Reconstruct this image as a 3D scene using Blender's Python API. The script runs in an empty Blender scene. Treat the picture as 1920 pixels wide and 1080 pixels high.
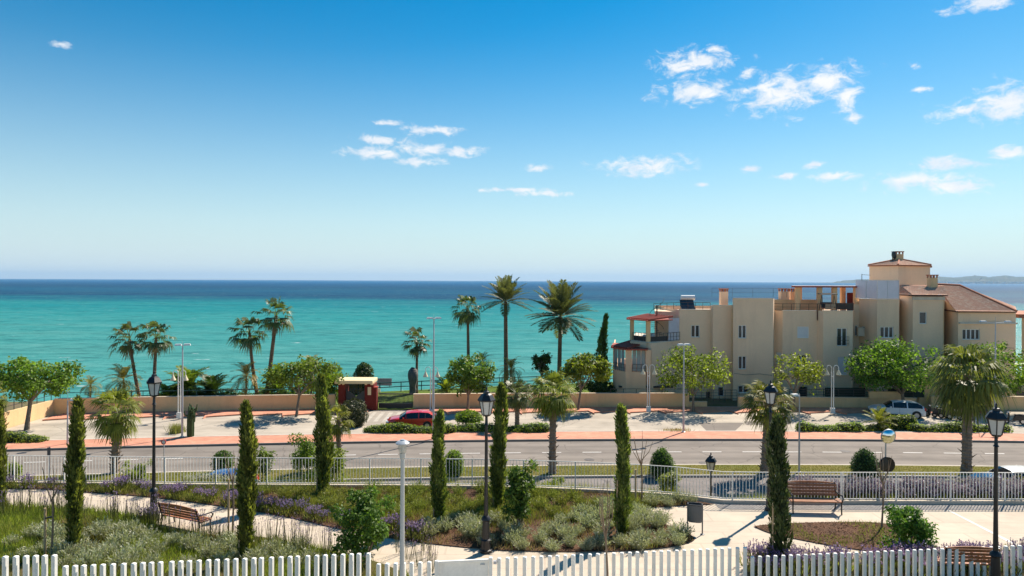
import bpy, math, random
import numpy as np
from mathutils import Vector, Matrix
random.seed(11)
RNG = np.random.default_rng(11)
SC = bpy.context.scene
COL = SC.collection
R = math.radians

# ------------------------------------------------------------------ camera
F, CAMZ, ROLL, HOR = 1300.0, 12.5, 0.0045, 13.5     # focal length in photo pixels, eye height, roll, horizon offset
cam_d = bpy.data.cameras.new('camera')
cam = bpy.data.objects.new('camera', cam_d); COL.objects.link(cam)
cam_d.sensor_width = 36.0; cam_d.lens = 36.0*F/1920.0
cam_d.shift_y = -HOR/1920.0
cam_d.clip_start = 0.1; cam_d.clip_end = 120000.0
cam.matrix_world = Matrix.Translation((0, 0, CAMZ)) @ Matrix.Rotation(R(90), 4, 'X') @ Matrix.Rotation(ROLL, 4, 'Z')
SC.camera = cam

# ------------------------------------------------------------------ sky, sun, exposure
SUN_EL, SUN_AZ = R(46), R(41)            # azimuth clockwise from +Y
SKY_STRENGTH, SUN_STRENGTH, EXPOSURE = 0.05, 3.35, 1.32
CLOUD_L = 0.41
SKY_TINT = (0.86, 0.985, 0.955)             # white balance of the photograph
wd = bpy.data.worlds.new('World'); SC.world = wd; wd.use_nodes = True
wd.cycles.sampling_method = 'MANUAL'; wd.cycles.sample_map_resolution = 512
wt = wd.node_tree; wt.nodes.clear()
def wn(t, **kw):
    n = wt.nodes.new(t)
    for k, v in kw.items(): setattr(n, k, v)
    return n
def wmath(op, a, b=None, c=None, clamp=False):
    n = wn('ShaderNodeMath', operation=op, use_clamp=clamp)
    for i, s in enumerate((a, b, c)):
        if s is None: continue
        if isinstance(s, (int, float)): n.inputs[i].default_value = s
        else: wt.links.new(s, n.inputs[i])
    return n.outputs[0]
sky = wn('ShaderNodeTexSky'); sky.sky_type = 'NISHITA'; sky.sun_disc = False
sky.sun_elevation = SUN_EL; sky.sun_rotation = SUN_AZ
sky.altitude = 0; sky.air_density = 1.0; sky.dust_density = 0.2; sky.ozone_density = 1.5
hsv = wn('ShaderNodeHueSaturation'); hsv.inputs['Saturation'].default_value = 1.55
wb = wn('ShaderNodeVectorMath', operation='MULTIPLY'); wb.inputs[1].default_value = SKY_TINT
wt.links.new(sky.outputs[0], wb.inputs[0]); wt.links.new(wb.outputs[0], hsv.inputs['Color'])
# pale air low over the horizon, all the way round
HORIZON_AIR = (0.290, 0.340, 0.368)
tcw = wn('ShaderNodeTexCoord'); sp = wn('ShaderNodeSeparateXYZ')
wt.links.new(tcw.outputs['Generated'], sp.inputs[0])
az = wmath('ARCTAN2', sp.outputs[0], sp.outputs[1])
el = wmath('ARCSINE', sp.outputs[2])
low = wmath('POWER', wmath('SUBTRACT', 1.0, wmath('MULTIPLY', wmath('ABSOLUTE', el), 1/0.40), clamp=True), 2.0)
air = wn('ShaderNodeMix', data_type='RGBA'); wt.links.new(wmath('MULTIPLY', low, 0.95), air.inputs['Factor'])
wt.links.new(hsv.outputs[0], air.inputs['A']); air.inputs['B'].default_value = tuple(c/SKY_STRENGTH for c in HORIZON_AIR)+(1,)
cv = wn('ShaderNodeCombineXYZ'); wt.links.new(az, cv.inputs[0]); wt.links.new(el, cv.inputs[1])
def azel(px, py):
    u, v = px-960, py-540
    dx, dz = (u+ROLL*v)/F, -(v-ROLL*u+HOR)/F
    return math.atan(dx), math.atan(dz/math.hypot(1, dx))
CLOUDS = [(1296,120,84,27),(1300,173,78,24),(1460,176,92,44),(1550,150,66,36),(1588,186,34,30),(1602,222,30,10),(1893,190,95,38),(1800,208,72,16),
 (1722,336,96,22),(1800,350,80,15),(1785,306,82,16),(1892,287,62,14),(1556,331,62,10),(1470,330,30,7),(1210,311,92,20),(1010,315,34,9),(960,356,75,5),(1022,363,44,8),
 (808,243,62,11),(727,231,24,6),(704,262,50,10),(700,286,66,14),(800,280,70,13),(862,283,44,11),(792,303,54,10),(117,83,22,7),(1846,4,86,16),(1340,92,26,10),(1404,138,18,16),
 (1712,124,16,9),(1722,168,26,6),(1404,318,22,7),(1316,346,14,5),(1526,309,24,7)]
bias = None
for (cx, cy, rx, ry) in CLOUDS:
    a0, e0 = azel(cx, cy); a1, _ = azel(cx+rx*1.12, cy); _, e1 = azel(cx, cy-ry*1.15)
    s = wn('ShaderNodeVectorMath', operation='SUBTRACT'); s.inputs[1].default_value = (a0, e0, 0); wt.links.new(cv.outputs[0], s.inputs[0])
    m = wn('ShaderNodeVectorMath', operation='MULTIPLY'); m.inputs[1].default_value = (1/(a1-a0), 1/(e1-e0), 0); wt.links.new(s.outputs[0], m.inputs[0])
    l = wn('ShaderNodeVectorMath', operation='LENGTH'); wt.links.new(m.outputs[0], l.inputs[0])
    bias = l.outputs['Value'] if bias is None else wmath('MINIMUM', bias, l.outputs['Value'])
bias = wmath('SUBTRACT', 1.0, wmath('MINIMUM', bias, 2.2))
stretch = wn('ShaderNodeVectorMath', operation='MULTIPLY'); stretch.inputs[1].default_value = (1, 1.7, 1); wt.links.new(cv.outputs[0], stretch.inputs[0])
def wnoise(scale, detail, rough, dist=0.0):
    n = wn('ShaderNodeTexNoise'); n.inputs['Scale'].default_value = scale; n.inputs['Detail'].default_value = detail
    n.inputs['Roughness'].default_value = rough; n.inputs['Distortion'].default_value = dist
    wt.links.new(stretch.outputs[0], n.inputs['Vector']); return n.outputs['Fac']
n1 = wnoise(38, 10, 0.68, 0.45); n2 = wnoise(26, 4, 0.5)
dens = wmath('ADD', wmath('MULTIPLY', bias, 1.3), wmath('MULTIPLY', wmath('SUBTRACT', n1, 0.50), 4.3))
mr = wn('ShaderNodeMapRange', interpolation_type='SMOOTHSTEP'); mr.inputs[1].default_value = 0.0; mr.inputs[2].default_value = 1.35
wt.links.new(dens, mr.inputs[0])
alpha = wmath('MULTIPLY', mr.outputs[0], 0.97)
cc = wn('ShaderNodeMix', data_type='RGBA'); cc.inputs['A'].default_value = (0.80, 0.87, 0.96, 1); cc.inputs['B'].default_value = (1, 1, 1, 1)
shade = wn('ShaderNodeMapRange'); shade.inputs[1].default_value = 0.35; shade.inputs[2].default_value = 0.62; wt.links.new(n2, shade.inputs[0])
wt.links.new(shade.outputs[0], cc.inputs['Factor'])
cl = wn('ShaderNodeVectorMath', operation='SCALE'); cl.inputs['Scale'].default_value = CLOUD_L/SKY_STRENGTH
wt.links.new(cc.outputs['Result'], cl.inputs[0])
mixc = wn('ShaderNodeMix', data_type='RGBA'); wt.links.new(alpha, mixc.inputs['Factor'])
wt.links.new(air.outputs['Result'], mixc.inputs['A']); wt.links.new(cl.outputs[0], mixc.inputs['B'])
bg = wn('ShaderNodeBackground'); bg.inputs['Strength'].default_value = SKY_STRENGTH
wt.links.new(mixc.outputs['Result'], bg.inputs['Color'])
wo = wn('ShaderNodeOutputWorld'); wt.links.new(bg.outputs[0], wo.inputs['Surface'])
sun_d = bpy.data.lights.new('sun', 'SUN'); sun_d.energy = SUN_STRENGTH; sun_d.angle = R(0.53); sun_d.color = (1.0, 0.90, 0.77)
sun = bpy.data.objects.new('sun', sun_d); COL.objects.link(sun)
sdir = Vector((math.sin(SUN_AZ)*math.cos(SUN_EL), math.cos(SUN_AZ)*math.cos(SUN_EL), math.sin(SUN_EL)))
sun.rotation_euler = sdir.to_track_quat('Z', 'Y').to_euler(); sun.location = (0, 0, 60)
vs = SC.view_settings
vs.view_transform = 'Standard'; vs.look = 'None'; vs.gamma = 1.0; vs.use_curve_mapping = False; vs.exposure = EXPOSURE
SC.render.engine = 'CYCLES'
SC.cycles.use_denoising = True
SC.cycles.max_bounces = 6; SC.cycles.diffuse_bounces = 4; SC.cycles.glossy_bounces = 3; SC.cycles.transmission_bounces = 4
SC.cycles.transparent_max_bounces = 8
SC.cycles.caustics_reflective = False; SC.cycles.caustics_refractive = False
# ------------------------------------------------------------------ placing: a photo pixel to a point of the place
def ray(px, py):
    u, v = px-960, py-540
    return (u+ROLL*v)/F, -(v-ROLL*u+HOR)/F
def G(px, py, z=0.0):                       # where the sight line meets the level z
    dx, dz = ray(px, py); d = (z-CAMZ)/dz
    return Vector((dx*d, d, z))
def D(px, py, d):                           # the point of the sight line at depth d
    dx, dz = ray(px, py)
    return Vector((dx*d, d, CAMZ+dz*d))
def X(px, d): return ray(px, 526)[0]*d
def Z(px, py, d): return CAMZ+ray(px, py)[1]*d

# ------------------------------------------------------------------ materials
MATS = {}
def lin(c):                                 # sRGB 0-255 -> linear
    return tuple(((v/255)/12.92 if v/255 <= 0.04045 else ((v/255+0.055)/1.055)**2.4) for v in c)
class NT:
    def __init__(s, name):
        s.m = bpy.data.materials.new(name); s.m.use_nodes = True; s.t = s.m.node_tree; s.t.nodes.clear()
        s.out = s.n('ShaderNodeOutputMaterial')
    def n(s, t, **kw):
        n = s.t.nodes.new(t)
        for k, v in kw.items(): setattr(n, k, v)
        return n
    def l(s, a, b): s.t.links.new(a, b)
    def put(s, sock, v):
        if hasattr(v, 'is_output') or isinstance(v, bpy.types.NodeSocket): s.l(v, sock)
        else: sock.default_value = v
    def math(s, op, a, b=0.0, clamp=False):
        n = s.n('ShaderNodeMath', operation=op, use_clamp=clamp); s.put(n.inputs[0], a); s.put(n.inputs[1], b); return n.outputs[0]
    def noise(s, vec, scale, detail=4, rough=.55, dist=0):
        n = s.n('ShaderNodeTexNoise'); s.l(vec, n.inputs['Vector'])
        n.inputs['Scale'].default_value = scale; n.inputs['Detail'].default_value = detail; n.inputs['Roughness'].default_value = rough; n.inputs['Distortion'].default_value = dist
        return n.outputs['Fac']
    def ramp(s, fac, stops, interp='LINEAR'):
        n = s.n('ShaderNodeValToRGB'); s.l(fac, n.inputs[0]); cr = n.color_ramp; cr.interpolation = interp
        while len(cr.elements) < len(stops): cr.elements.new(0.5)
        for e, (p, c) in zip(cr.elements, stops): e.position = p; e.color = tuple(c)+(1,) if len(c) == 3 else c
        return n.outputs[0]
    def mix(s, fac, a, b, blend='MIX'):
        n = s.n('ShaderNodeMix', data_type='RGBA', blend_type=blend)
        s.put(n.inputs['Factor'], fac)
        for k, v in (('A', a), ('B', b)):
            if isinstance(v, tuple): n.inputs[k].default_value = v+(1,) if len(v) == 3 else v
            else: s.l(v, n.inputs[k])
        return n.outputs['Result']
    def vec(s, scale=(1, 1, 1), world=False):
        if world: o = s.n('ShaderNodeNewGeometry').outputs['Position']
        else: o = s.n('ShaderNodeTexCoord').outputs['Object']
        if scale == (1, 1, 1): return o
        v = s.n('ShaderNodeVectorMath', operation='MULTIPLY'); s.l(o, v.inputs[0]); v.inputs[1].default_value = scale
        return v.outputs[0]
    def bsdf(s, color, rough=.8, spec=.3, metal=0.0, normal=None, **kw):
        b = s.n('ShaderNodeBsdfPrincipled')
        if isinstance(color, tuple): b.inputs['Base Color'].default_value = color+(1,) if len(color) == 3 else color
        else: s.l(color, b.inputs['Base Color'])
        s.put(b.inputs['Roughness'], rough); b.inputs['Specular IOR Level'].default_value = spec; b.inputs['Metallic'].default_value = metal
        if normal is not None: s.l(normal, b.inputs['Normal'])
        for k, v in kw.items(): b.inputs[k.replace('_', ' ')].default_value = v
        return b.outputs[0]
    def bump(s, h, strength=.3, dist=.02):
        n = s.n('ShaderNodeBump'); s.l(h, n.inputs['Height']); n.inputs['Strength'].default_value = strength; n.inputs['Distance'].default_value = dist
        return n.outputs[0]
    def done(s, sh):
        s.l(sh, s.out.inputs['Surface']); return s.m
def M(name, c, rough=.8, spec=.3, metal=0.0, var=.18, scale=1.5, fine=18, bump=.15, bd=.01, stain=None, world=True):
    """Plain material: base colour with two octaves of mottling, fine relief and optional stains"""
    if name in MATS: return MATS[name]
    t = NT(name); v = t.vec(world=world)
    a = t.noise(v, scale, 5, .6); b = t.noise(v, fine, 3, .6)
    f = t.math('ADD', t.math('MULTIPLY', a, .65), t.math('MULTIPLY', b, .35))
    lo = tuple(x*(1-var*1.6) for x in c); hi = tuple(min(1, x*(1+var*1.6)) for x in c)
    col = t.ramp(f, [(.25, lo), (.75, hi)])
    if stain:
        sv = t.vec((1, 1, .12), world=True); sn = t.noise(sv, stain[1], 5, .65)
        col = t.mix(t.math('MULTIPLY', t.ramp(sn, [(.52, (0, 0, 0)), (.72, (1, 1, 1))]), stain[2]), col, stain[0])
    nm = t.bump(b, bump, bd) if bump else None
    MATS[name] = t.done(t.bsdf(col, rough, spec, metal, nm)); return MATS[name]
def LEAF(name, c1, c2, transl=.35, rough=.5, spec=.35, ov=.18):
    """Leaves: colour from dull to bright by each leaf's own tint, some light passing through"""
    if name in MATS: return MATS[name]
    t = NT(name); at = t.n('ShaderNodeAttribute', attribute_name='tint').outputs['Fac']
    col = t.mix(at, c1, c2)
    oi = t.n('ShaderNodeObjectInfo').outputs['Random']
    hs = t.n('ShaderNodeHueSaturation'); t.l(col, hs.inputs['Color'])
    t.l(t.math('ADD', t.math('MULTIPLY', oi, ov), 1-ov/2), hs.inputs['Value'])
    t.l(t.math('ADD', t.math('MULTIPLY', oi, .03), .485), hs.inputs['Hue'])
    p = t.bsdf(hs.outputs[0], rough, spec)
    tr = t.n('ShaderNodeBsdfTranslucent')
    tc = t.mix(1.0, hs.outputs[0], (1.15, 1.25, .55), 'MULTIPLY'); t.l(tc, tr.inputs[0])
    mx = t.n('ShaderNodeMixShader'); mx.inputs[0].default_value = transl; t.l(p, mx.inputs[1]); t.l(tr.outputs[0], mx.inputs[2])
    MATS[name] = t.done(mx.outputs[0]); return MATS[name]

# ------------------------------------------------------------------ meshes
class MB:
    def __init__(s): s.v = []; s.f = []
    def add(s, vs, fs):
        b = len(s.v); s.v += [tuple(p) for p in vs]; s.f += [tuple(b+i for i in f) for f in fs]; return s
    def box(s, x0, x1, y0, y1, z0, z1):
        return s.add([(x0,y0,z0),(x1,y0,z0),(x1,y1,z0),(x0,y1,z0),(x0,y0,z1),(x1,y0,z1),(x1,y1,z1),(x0,y1,z1)],
                     [(0,3,2,1),(4,5,6,7),(0,1,5,4),(1,2,6,5),(2,3,7,6),(3,0,4,7)])
    def bevbox(s, x0, x1, y0, y1, z0, z1, b):
        # box with chamfered upright and top edges
        o = [(x0+b,y0),(x1-b,y0),(x1,y0+b),(x1,y1-b),(x1-b,y1),(x0+b,y1),(x0,y1-b),(x0,y0+b)]
        cx, cy = (x0+x1)/2, (y0+y1)/2
        i = [(cx+(x-cx)*(1-b/max(.001,(x1-x0)/2)), cy+(y-cy)*(1-b/max(.001,(y1-y0)/2))) for x, y in o]
        vs = [(x,y,z0) for x, y in o]+[(x,y,z1-b) for x, y in o]+[(x,y,z1) for x, y in i]
        fs = [tuple(range(7,-1,-1)), tuple(range(16,24))]
        for r in (0, 8):
            for k in range(8): fs.append((r+k, r+(k+1) % 8, r+8+(k+1) % 8, r+8+k))
        return s.add(vs, fs)
    def obox(s, c, ax, ay, az):                # box from centre and three half-axis vectors
        c, ax, ay, az = Vector(c), Vector(ax), Vector(ay), Vector(az)
        vs = [c+sx*ax+sy*ay+sz*az for sz in (-1,1) for sx, sy in ((-1,-1),(1,-1),(1,1),(-1,1))]
        return s.add(vs, [(0,3,2,1),(4,5,6,7),(0,1,5,4),(1,2,6,5),(2,3,7,6),(3,0,4,7)])
    def bar(s, a, b, w, h=None, up=(0,0,1)):   # rectangular bar from a to b
        a, b = Vector(a), Vector(b); h = w if h is None else h
        d = b-a; L = d.length; d.normalize(); up = Vector(up)
        if abs(d.dot(up)) > .98: up = Vector((0,1,0))
        sx = d.cross(up).normalized(); uy = sx.cross(d).normalized()
        return s.obox((a+b)/2, d*(L/2), sx*(w/2), uy*(h/2))
    def tube(s, pts, rad, n=8, caps=True, squash=None):
        pts = [Vector(p) for p in pts]; m = len(pts)
        if not hasattr(rad, '__len__'): rad = [rad]*m
        vs, fs = [], []
        prev = None
        for i, p in enumerate(pts):
            t = (pts[min(i+1, m-1)]-pts[max(i-1, 0)])
            t = t.normalized() if t.length > 1e-9 else Vector((0,0,1))
            if prev is None:
                a = Vector((1,0,0)) if abs(t.x) < .9 else Vector((0,1,0))
                u = t.cross(a).normalized()
            else: u = (prev-t*prev.dot(t)).normalized()
            prev = u; w = t.cross(u)
            for k in range(n):
                th = 2*math.pi*k/n
                vs.append(p+(u*math.cos(th)+w*math.sin(th))*rad[i])
        for i in range(m-1):
            for k in range(n):
                fs.append((i*n+k, i*n+(k+1) % n, (i+1)*n+(k+1) % n, (i+1)*n+k))
        if caps: fs.append(tuple(range(n-1,-1,-1))); fs.append(tuple((m-1)*n+k for k in range(n)))
        return s.add(vs, fs)
    def lathe(s, prof, n=12, c=(0,0,0), rot=0.0):   # profile [(r,z)]
        vs = [(c[0]+r*math.cos(2*math.pi*k/n+rot), c[1]+r*math.sin(2*math.pi*k/n+rot), c[2]+z) for r, z in prof for k in range(n)]
        fs = []
        for i in range(len(prof)-1):
            for k in range(n): fs.append((i*n+k, i*n+(k+1) % n, (i+1)*n+(k+1) % n, (i+1)*n+k))
        fs.append(tuple(range(n-1,-1,-1))); fs.append(tuple((len(prof)-1)*n+k for k in range(n)))
        return s.add(vs, fs)
    def prism(s, poly, z0, z1):                  # poly counter-clockwise xy; z may be callables
        n = len(poly); g = lambda z, p: z(p) if callable(z) else z
        vs = [(p[0], p[1], g(z0, p)) for p in poly]+[(p[0], p[1], g(z1, p)) for p in poly]
        fs = [tuple(range(n-1,-1,-1)), tuple(range(n, 2*n))]+[(k, (k+1) % n, n+(k+1) % n, n+k) for k in range(n)]
        return s.add(vs, fs)
    def mesh(s, name, off=(0,0,0), smooth=False):
        me = bpy.data.meshes.new(name)
        o = Vector(off)
        me.from_pydata([tuple(Vector(p)-o) for p in s.v], [], s.f); me.update()
        if smooth:
            me.polygons.foreach_set('use_smooth', [True]*len(me.polygons))
            try: me.set_sharp_from_angle(angle=R(smooth if smooth is not True else 40))
            except Exception: pass
        return me
    def build(s, name, mat, parent=None, smooth=False, label=None):
        off = root_loc(parent) if parent else (0,0,0)
        o = bpy.data.objects.new(name, s.mesh(name, off, smooth)); COL.objects.link(o)
        if mat is not None: o.data.materials.append(mat)
        if parent: o.parent = parent
        if label: o['label'] = label
        return o
def root_loc(p):
    v = Vector((0,0,0))
    while p is not None: v += p.location; p = p.parent
    return v
def tag(o, label=None, cat=None, group=None, kind=None):
    for k, v in (('label', label), ('category', cat), ('group', group), ('kind', kind)):
        if v: o[k] = v
    return o
def thing(name, label, cat, loc=(0,0,0), rotz=0.0, group=None):
    o = bpy.data.objects.new(name, None); COL.objects.link(o); o.empty_display_size = .2
    o.location = loc; o.rotation_euler = (0,0,rotz)
    return tag(o, label, cat, group)
def place(name, me, mat, parent=None, loc=(0,0,0), rotz=0.0, scale=None):   # another object on shared mesh data
    o = bpy.data.objects.new(name, me); COL.objects.link(o)
    if mat is not None and not me.materials: me.materials.append(mat)
    o.location = loc; o.rotation_euler = (0,0,rotz)
    if scale is not None: o.scale = scale if hasattr(scale, '__len__') else (scale,)*3
    if parent: o.parent = parent
    return o
KIDS = {}
def copy_tree(o, loc, rotz=0.0, scale=1.0, label=None, group=None, parent=None):
    c = o.copy(); COL.objects.link(c)
    if parent is None:
        c.location = loc; c.rotation_euler = (0,0,rotz); c.scale = scale if hasattr(scale, '__len__') else (scale,)*3
        if label: c['label'] = label
        if group: c['group'] = group
    else: c.parent = parent
    if o not in KIDS: KIDS[o] = [ch for ch in bpy.data.objects if ch.parent == o]
    for ch in KIDS[o]: copy_tree(ch, None, parent=c)
    return c
def sheet(name, pts, mat, z=None, kind='structure', parent=None):
    """flat polygon from 2-D or 3-D points"""
    vs = [(p[0], p[1], z if z is not None else p[2]) for p in pts]
    area = sum(vs[i][0]*vs[(i+1) % len(vs)][1]-vs[(i+1) % len(vs)][0]*vs[i][1] for i in range(len(vs)))
    if area < 0: vs.reverse()
    o = MB().add(vs, [tuple(range(len(vs)))]).build(name, mat, parent)
    if kind: o['kind'] = kind
    return o
def strip(name, f0, f1, xs, z, mat, kind='structure'):
    vs, fs = [], []
    for x in xs: vs += [(x, f0(x), z), (x, f1(x), z)]
    for i in range(len(xs)-1): fs.append((2*i, 2*i+2, 2*i+3, 2*i+1))
    o = MB().add(vs, fs).build(name, mat)
    if kind: o['kind'] = kind
    return o

# ------------------------------------------------------------------ leaves by the thousand
def np_mesh(name, V, Fq, tint=None, smooth=False):
    """V (n,3) float, Fq (m,k) int with the same corner count"""
    me = bpy.data.meshes.new(name)
    V = np.ascontiguousarray(V, dtype=np.float32); Fq = np.ascontiguousarray(Fq, dtype=np.int32)
    m, k = Fq.shape
    me.vertices.add(len(V)); me.vertices.foreach_set('co', V.ravel())
    me.loops.add(m*k); me.loops.foreach_set('vertex_index', Fq.ravel())
    me.polygons.add(m); me.polygons.foreach_set('loop_start', np.arange(0, m*k, k, dtype=np.int32))
    me.update(calc_edges=True)
    if tint is not None:
        a = me.attributes.new('tint', 'FLOAT', 'FACE'); a.data.foreach_set('value', np.ascontiguousarray(tint, dtype=np.float32))
    if smooth: me.polygons.foreach_set('use_smooth', np.ones(m, dtype=bool))
    return me
def unit(a):
    return a/np.maximum(np.linalg.norm(a, axis=-1, keepdims=True), 1e-9)
def leaf_cards(P, dirs, nrm, length, width, rng, bend=.25):
    """diamond leaves: P base points, dirs along the leaf, nrm face normals -> V, F (two triangles as one folded quad pair)"""
    n = len(P); d = unit(dirs); s = unit(np.cross(d, nrm)); u = unit(np.cross(s, d))
    L = np.broadcast_to(np.asarray(length, float), (n,))[:, None]; W = np.broadcast_to(np.asarray(width, float), (n,))[:, None]
    a = P; b = P+d*L*.5+s*W*.5+u*L*bend*.3; c = P+d*L-u*L*bend*.25; e = P+d*L*.5-s*W*.5+u*L*bend*.3
    V = np.stack([a, b, c, e], 1).reshape(-1, 3)
    i = np.arange(n)[:, None]*4
    return V, np.hstack([i, i+1, i+2, i+3])
def blob_leaves(rng, centers, radii, n, L, W, up=.35, shell=.55, ctint=None):
    """n leaves over ellipsoid clumps; returns V, F, tint"""
    centers = np.asarray(centers, float); radii = np.asarray(radii, float)
    if radii.ndim == 1: radii = np.repeat(radii[:, None], 3, 1)
    w = (radii.prod(1))**(2/3); idx = rng.choice(len(centers), n, p=w/w.sum())
    o = unit(rng.normal(size=(n, 3))); r = shell+(1-shell)*rng.random(n)**.6
    P = centers[idx]+o*radii[idx]*r[:, None]
    nrm = unit(o+np.array([0, 0, up])+rng.normal(size=(n, 3))*.55)
    d = unit(np.cross(nrm, rng.normal(size=(n, 3)))+o*.3+np.array([0, 0, -.15]))
    sc = .7+.6*rng.random(n)
    V, Fq = leaf_cards(P, d, nrm, L*sc, W*sc, rng)
    ct = rng.random(len(centers)) if ctint is None else ctint
    tint = np.clip(ct[idx]*.5+rng.random(n)*.6-.05, 0, 1)
    return V, Fq, tint
def join(parts):
    V, Fq, T, b = [], [], [], 0
    for v, f, t in parts:
        V.append(v); Fq.append(f+b); T.append(t); b += len(v)
    return np.vstack(V), np.vstack(Fq), np.concatenate(T)
# ================================================================== THE SETTING
GZ = 4.2                                   # level of the garden terrace above the street
SEAZ = -9.0
def curve_fit(px, deg=3):
    p = np.array([G(a, b)[:2] for a, b in px]); c = np.polyfit(p[:, 0], p[:, 1], deg)
    x0, x1 = p[:, 0].min(), p[:, 0].max(); dc = np.polyder(c)
    def f(x):
        if x < x0: return float(np.polyval(c, x0)+np.polyval(dc, x0)*(x-x0))
        if x > x1: return float(np.polyval(c, x1)+np.polyval(dc, x1)*(x-x1))
        return float(np.polyval(c, x))
    return f
kerb_y = curve_fit([(10,847.5),(155,842),(225,840),(430,836),(480,834.5),(655,832),(812,830),(955,828),(1200,826.5),(1435,826),(1690,828),(1880,830)])
near_y = curve_fit([(225,890),(300,888),(375,885.5),(655,881.5),(805,877.5),(970,875),(1200,873.5),(1435,873.8),(1690,874.8),(1900,877)])
XS = [x for x in np.linspace(-90, 90, 121)]

# --- materials of the setting
def mat_sea():
    t = NT('sea_water'); pos = t.vec(world=True)
    sep = t.n('ShaderNodeSeparateXYZ'); t.l(pos, sep.inputs[0])
    wob = t.noise(t.vec((.0016, .005, 1), world=True), 1.0, 4, .6)
    # distance out to sea, in the logarithm, wobbled: shoals, weed beds and deep water
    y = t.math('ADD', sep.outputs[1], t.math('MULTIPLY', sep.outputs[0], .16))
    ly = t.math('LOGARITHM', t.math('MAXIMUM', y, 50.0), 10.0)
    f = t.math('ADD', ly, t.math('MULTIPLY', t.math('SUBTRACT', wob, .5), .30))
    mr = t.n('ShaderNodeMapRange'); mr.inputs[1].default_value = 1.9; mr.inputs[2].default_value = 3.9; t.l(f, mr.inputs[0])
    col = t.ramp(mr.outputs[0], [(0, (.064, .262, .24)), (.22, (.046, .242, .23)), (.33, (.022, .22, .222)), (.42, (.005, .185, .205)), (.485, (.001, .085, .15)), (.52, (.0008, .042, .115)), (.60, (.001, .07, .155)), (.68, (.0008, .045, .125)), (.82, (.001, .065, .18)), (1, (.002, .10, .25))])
    # drifting streaks of sand-clouded water, cat's paws and the short chop
    st = t.noise(t.vec((.006, .035, 1), world=True), 1.0, 5, .6)
    col = t.mix(t.math('MULTIPLY', t.ramp(st, [(.45, (0, 0, 0)), (.7, (1, 1, 1))]), .30), col, (.095, .25, .22))
    ch = t.noise(t.vec((.10, .26, 1), world=True), 1.0, 6, .68); big = t.noise(t.vec((.018, .06, 1), world=True), 1.0, 3, .6)
    k = t.math('ADD', t.math('MULTIPLY', ch, .7), t.math('MULTIPLY', big, .3))
    col = t.mix(1.0, col, t.ramp(k, [(.36, (.42, .52, .56)), (.5, (1, 1, 1)), (.66, (1.0, 1.0, 1.0))]), 'MULTIPLY')
    col = t.mix(t.math('MULTIPLY', t.ramp(k, [(.51, (0, 0, 0)), (.68, (1, 1, 1))]), .42), col, (.17, .36, .34))
    # whitecaps, blown in groups
    w1 = t.noise(t.vec((.10, .34, 1), world=True), 1.0, 6, .62); w2 = t.noise(t.vec((.012, .02, 1), world=True), 1.0, 2, .5)
    cap = t.ramp(t.math('ADD', w1, t.math('MULTIPLY', w2, .20)), [(.775, (0, 0, 0)), (.81, (1, 1, 1))])
    col = t.mix(t.math('MULTIPLY', cap, .85), col, (.62, .66, .66))
    h1 = t.noise(t.vec((.25, .55, 1), world=True), 1.0, 5, .6); h2 = t.noise(t.vec((.9, 1.9, 1), world=True), 1.0, 4, .6)
    nm = t.bump(t.math('ADD', h1, t.math('MULTIPLY', h2, .35)), .6, .9)
    df = t.n('ShaderNodeBsdfDiffuse'); t.l(col, df.inputs['Color']); t.l(nm, df.inputs['Normal'])
    gl = t.n('ShaderNodeBsdfGlossy'); gl.inputs['Roughness'].default_value = .3; t.l(nm, gl.inputs['Normal'])
    mx = t.n('ShaderNodeMixShader'); mx.inputs[0].default_value = .06; t.l(df.outputs[0], mx.inputs[1]); t.l(gl.outputs[0], mx.inputs[2])
    return t.done(mx.outputs[0])
def mat_ground(name, c, c2, scale=.5, fine=9, bump=.4):
    t = NT(name); v = t.vec(world=True); a = t.noise(v, scale, 5, .62); b = t.noise(v, fine, 4, .65)
    col = t.mix(t.ramp(a, [(.38, (0,0,0)), (.62, (1,1,1))]), c, c2)
    col = t.mix(t.math('MULTIPLY', b, .55), col, tuple(x*.45 for x in c))
    return t.done(t.bsdf(col, .95, .15, 0, t.bump(b, bump, .04)))
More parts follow.
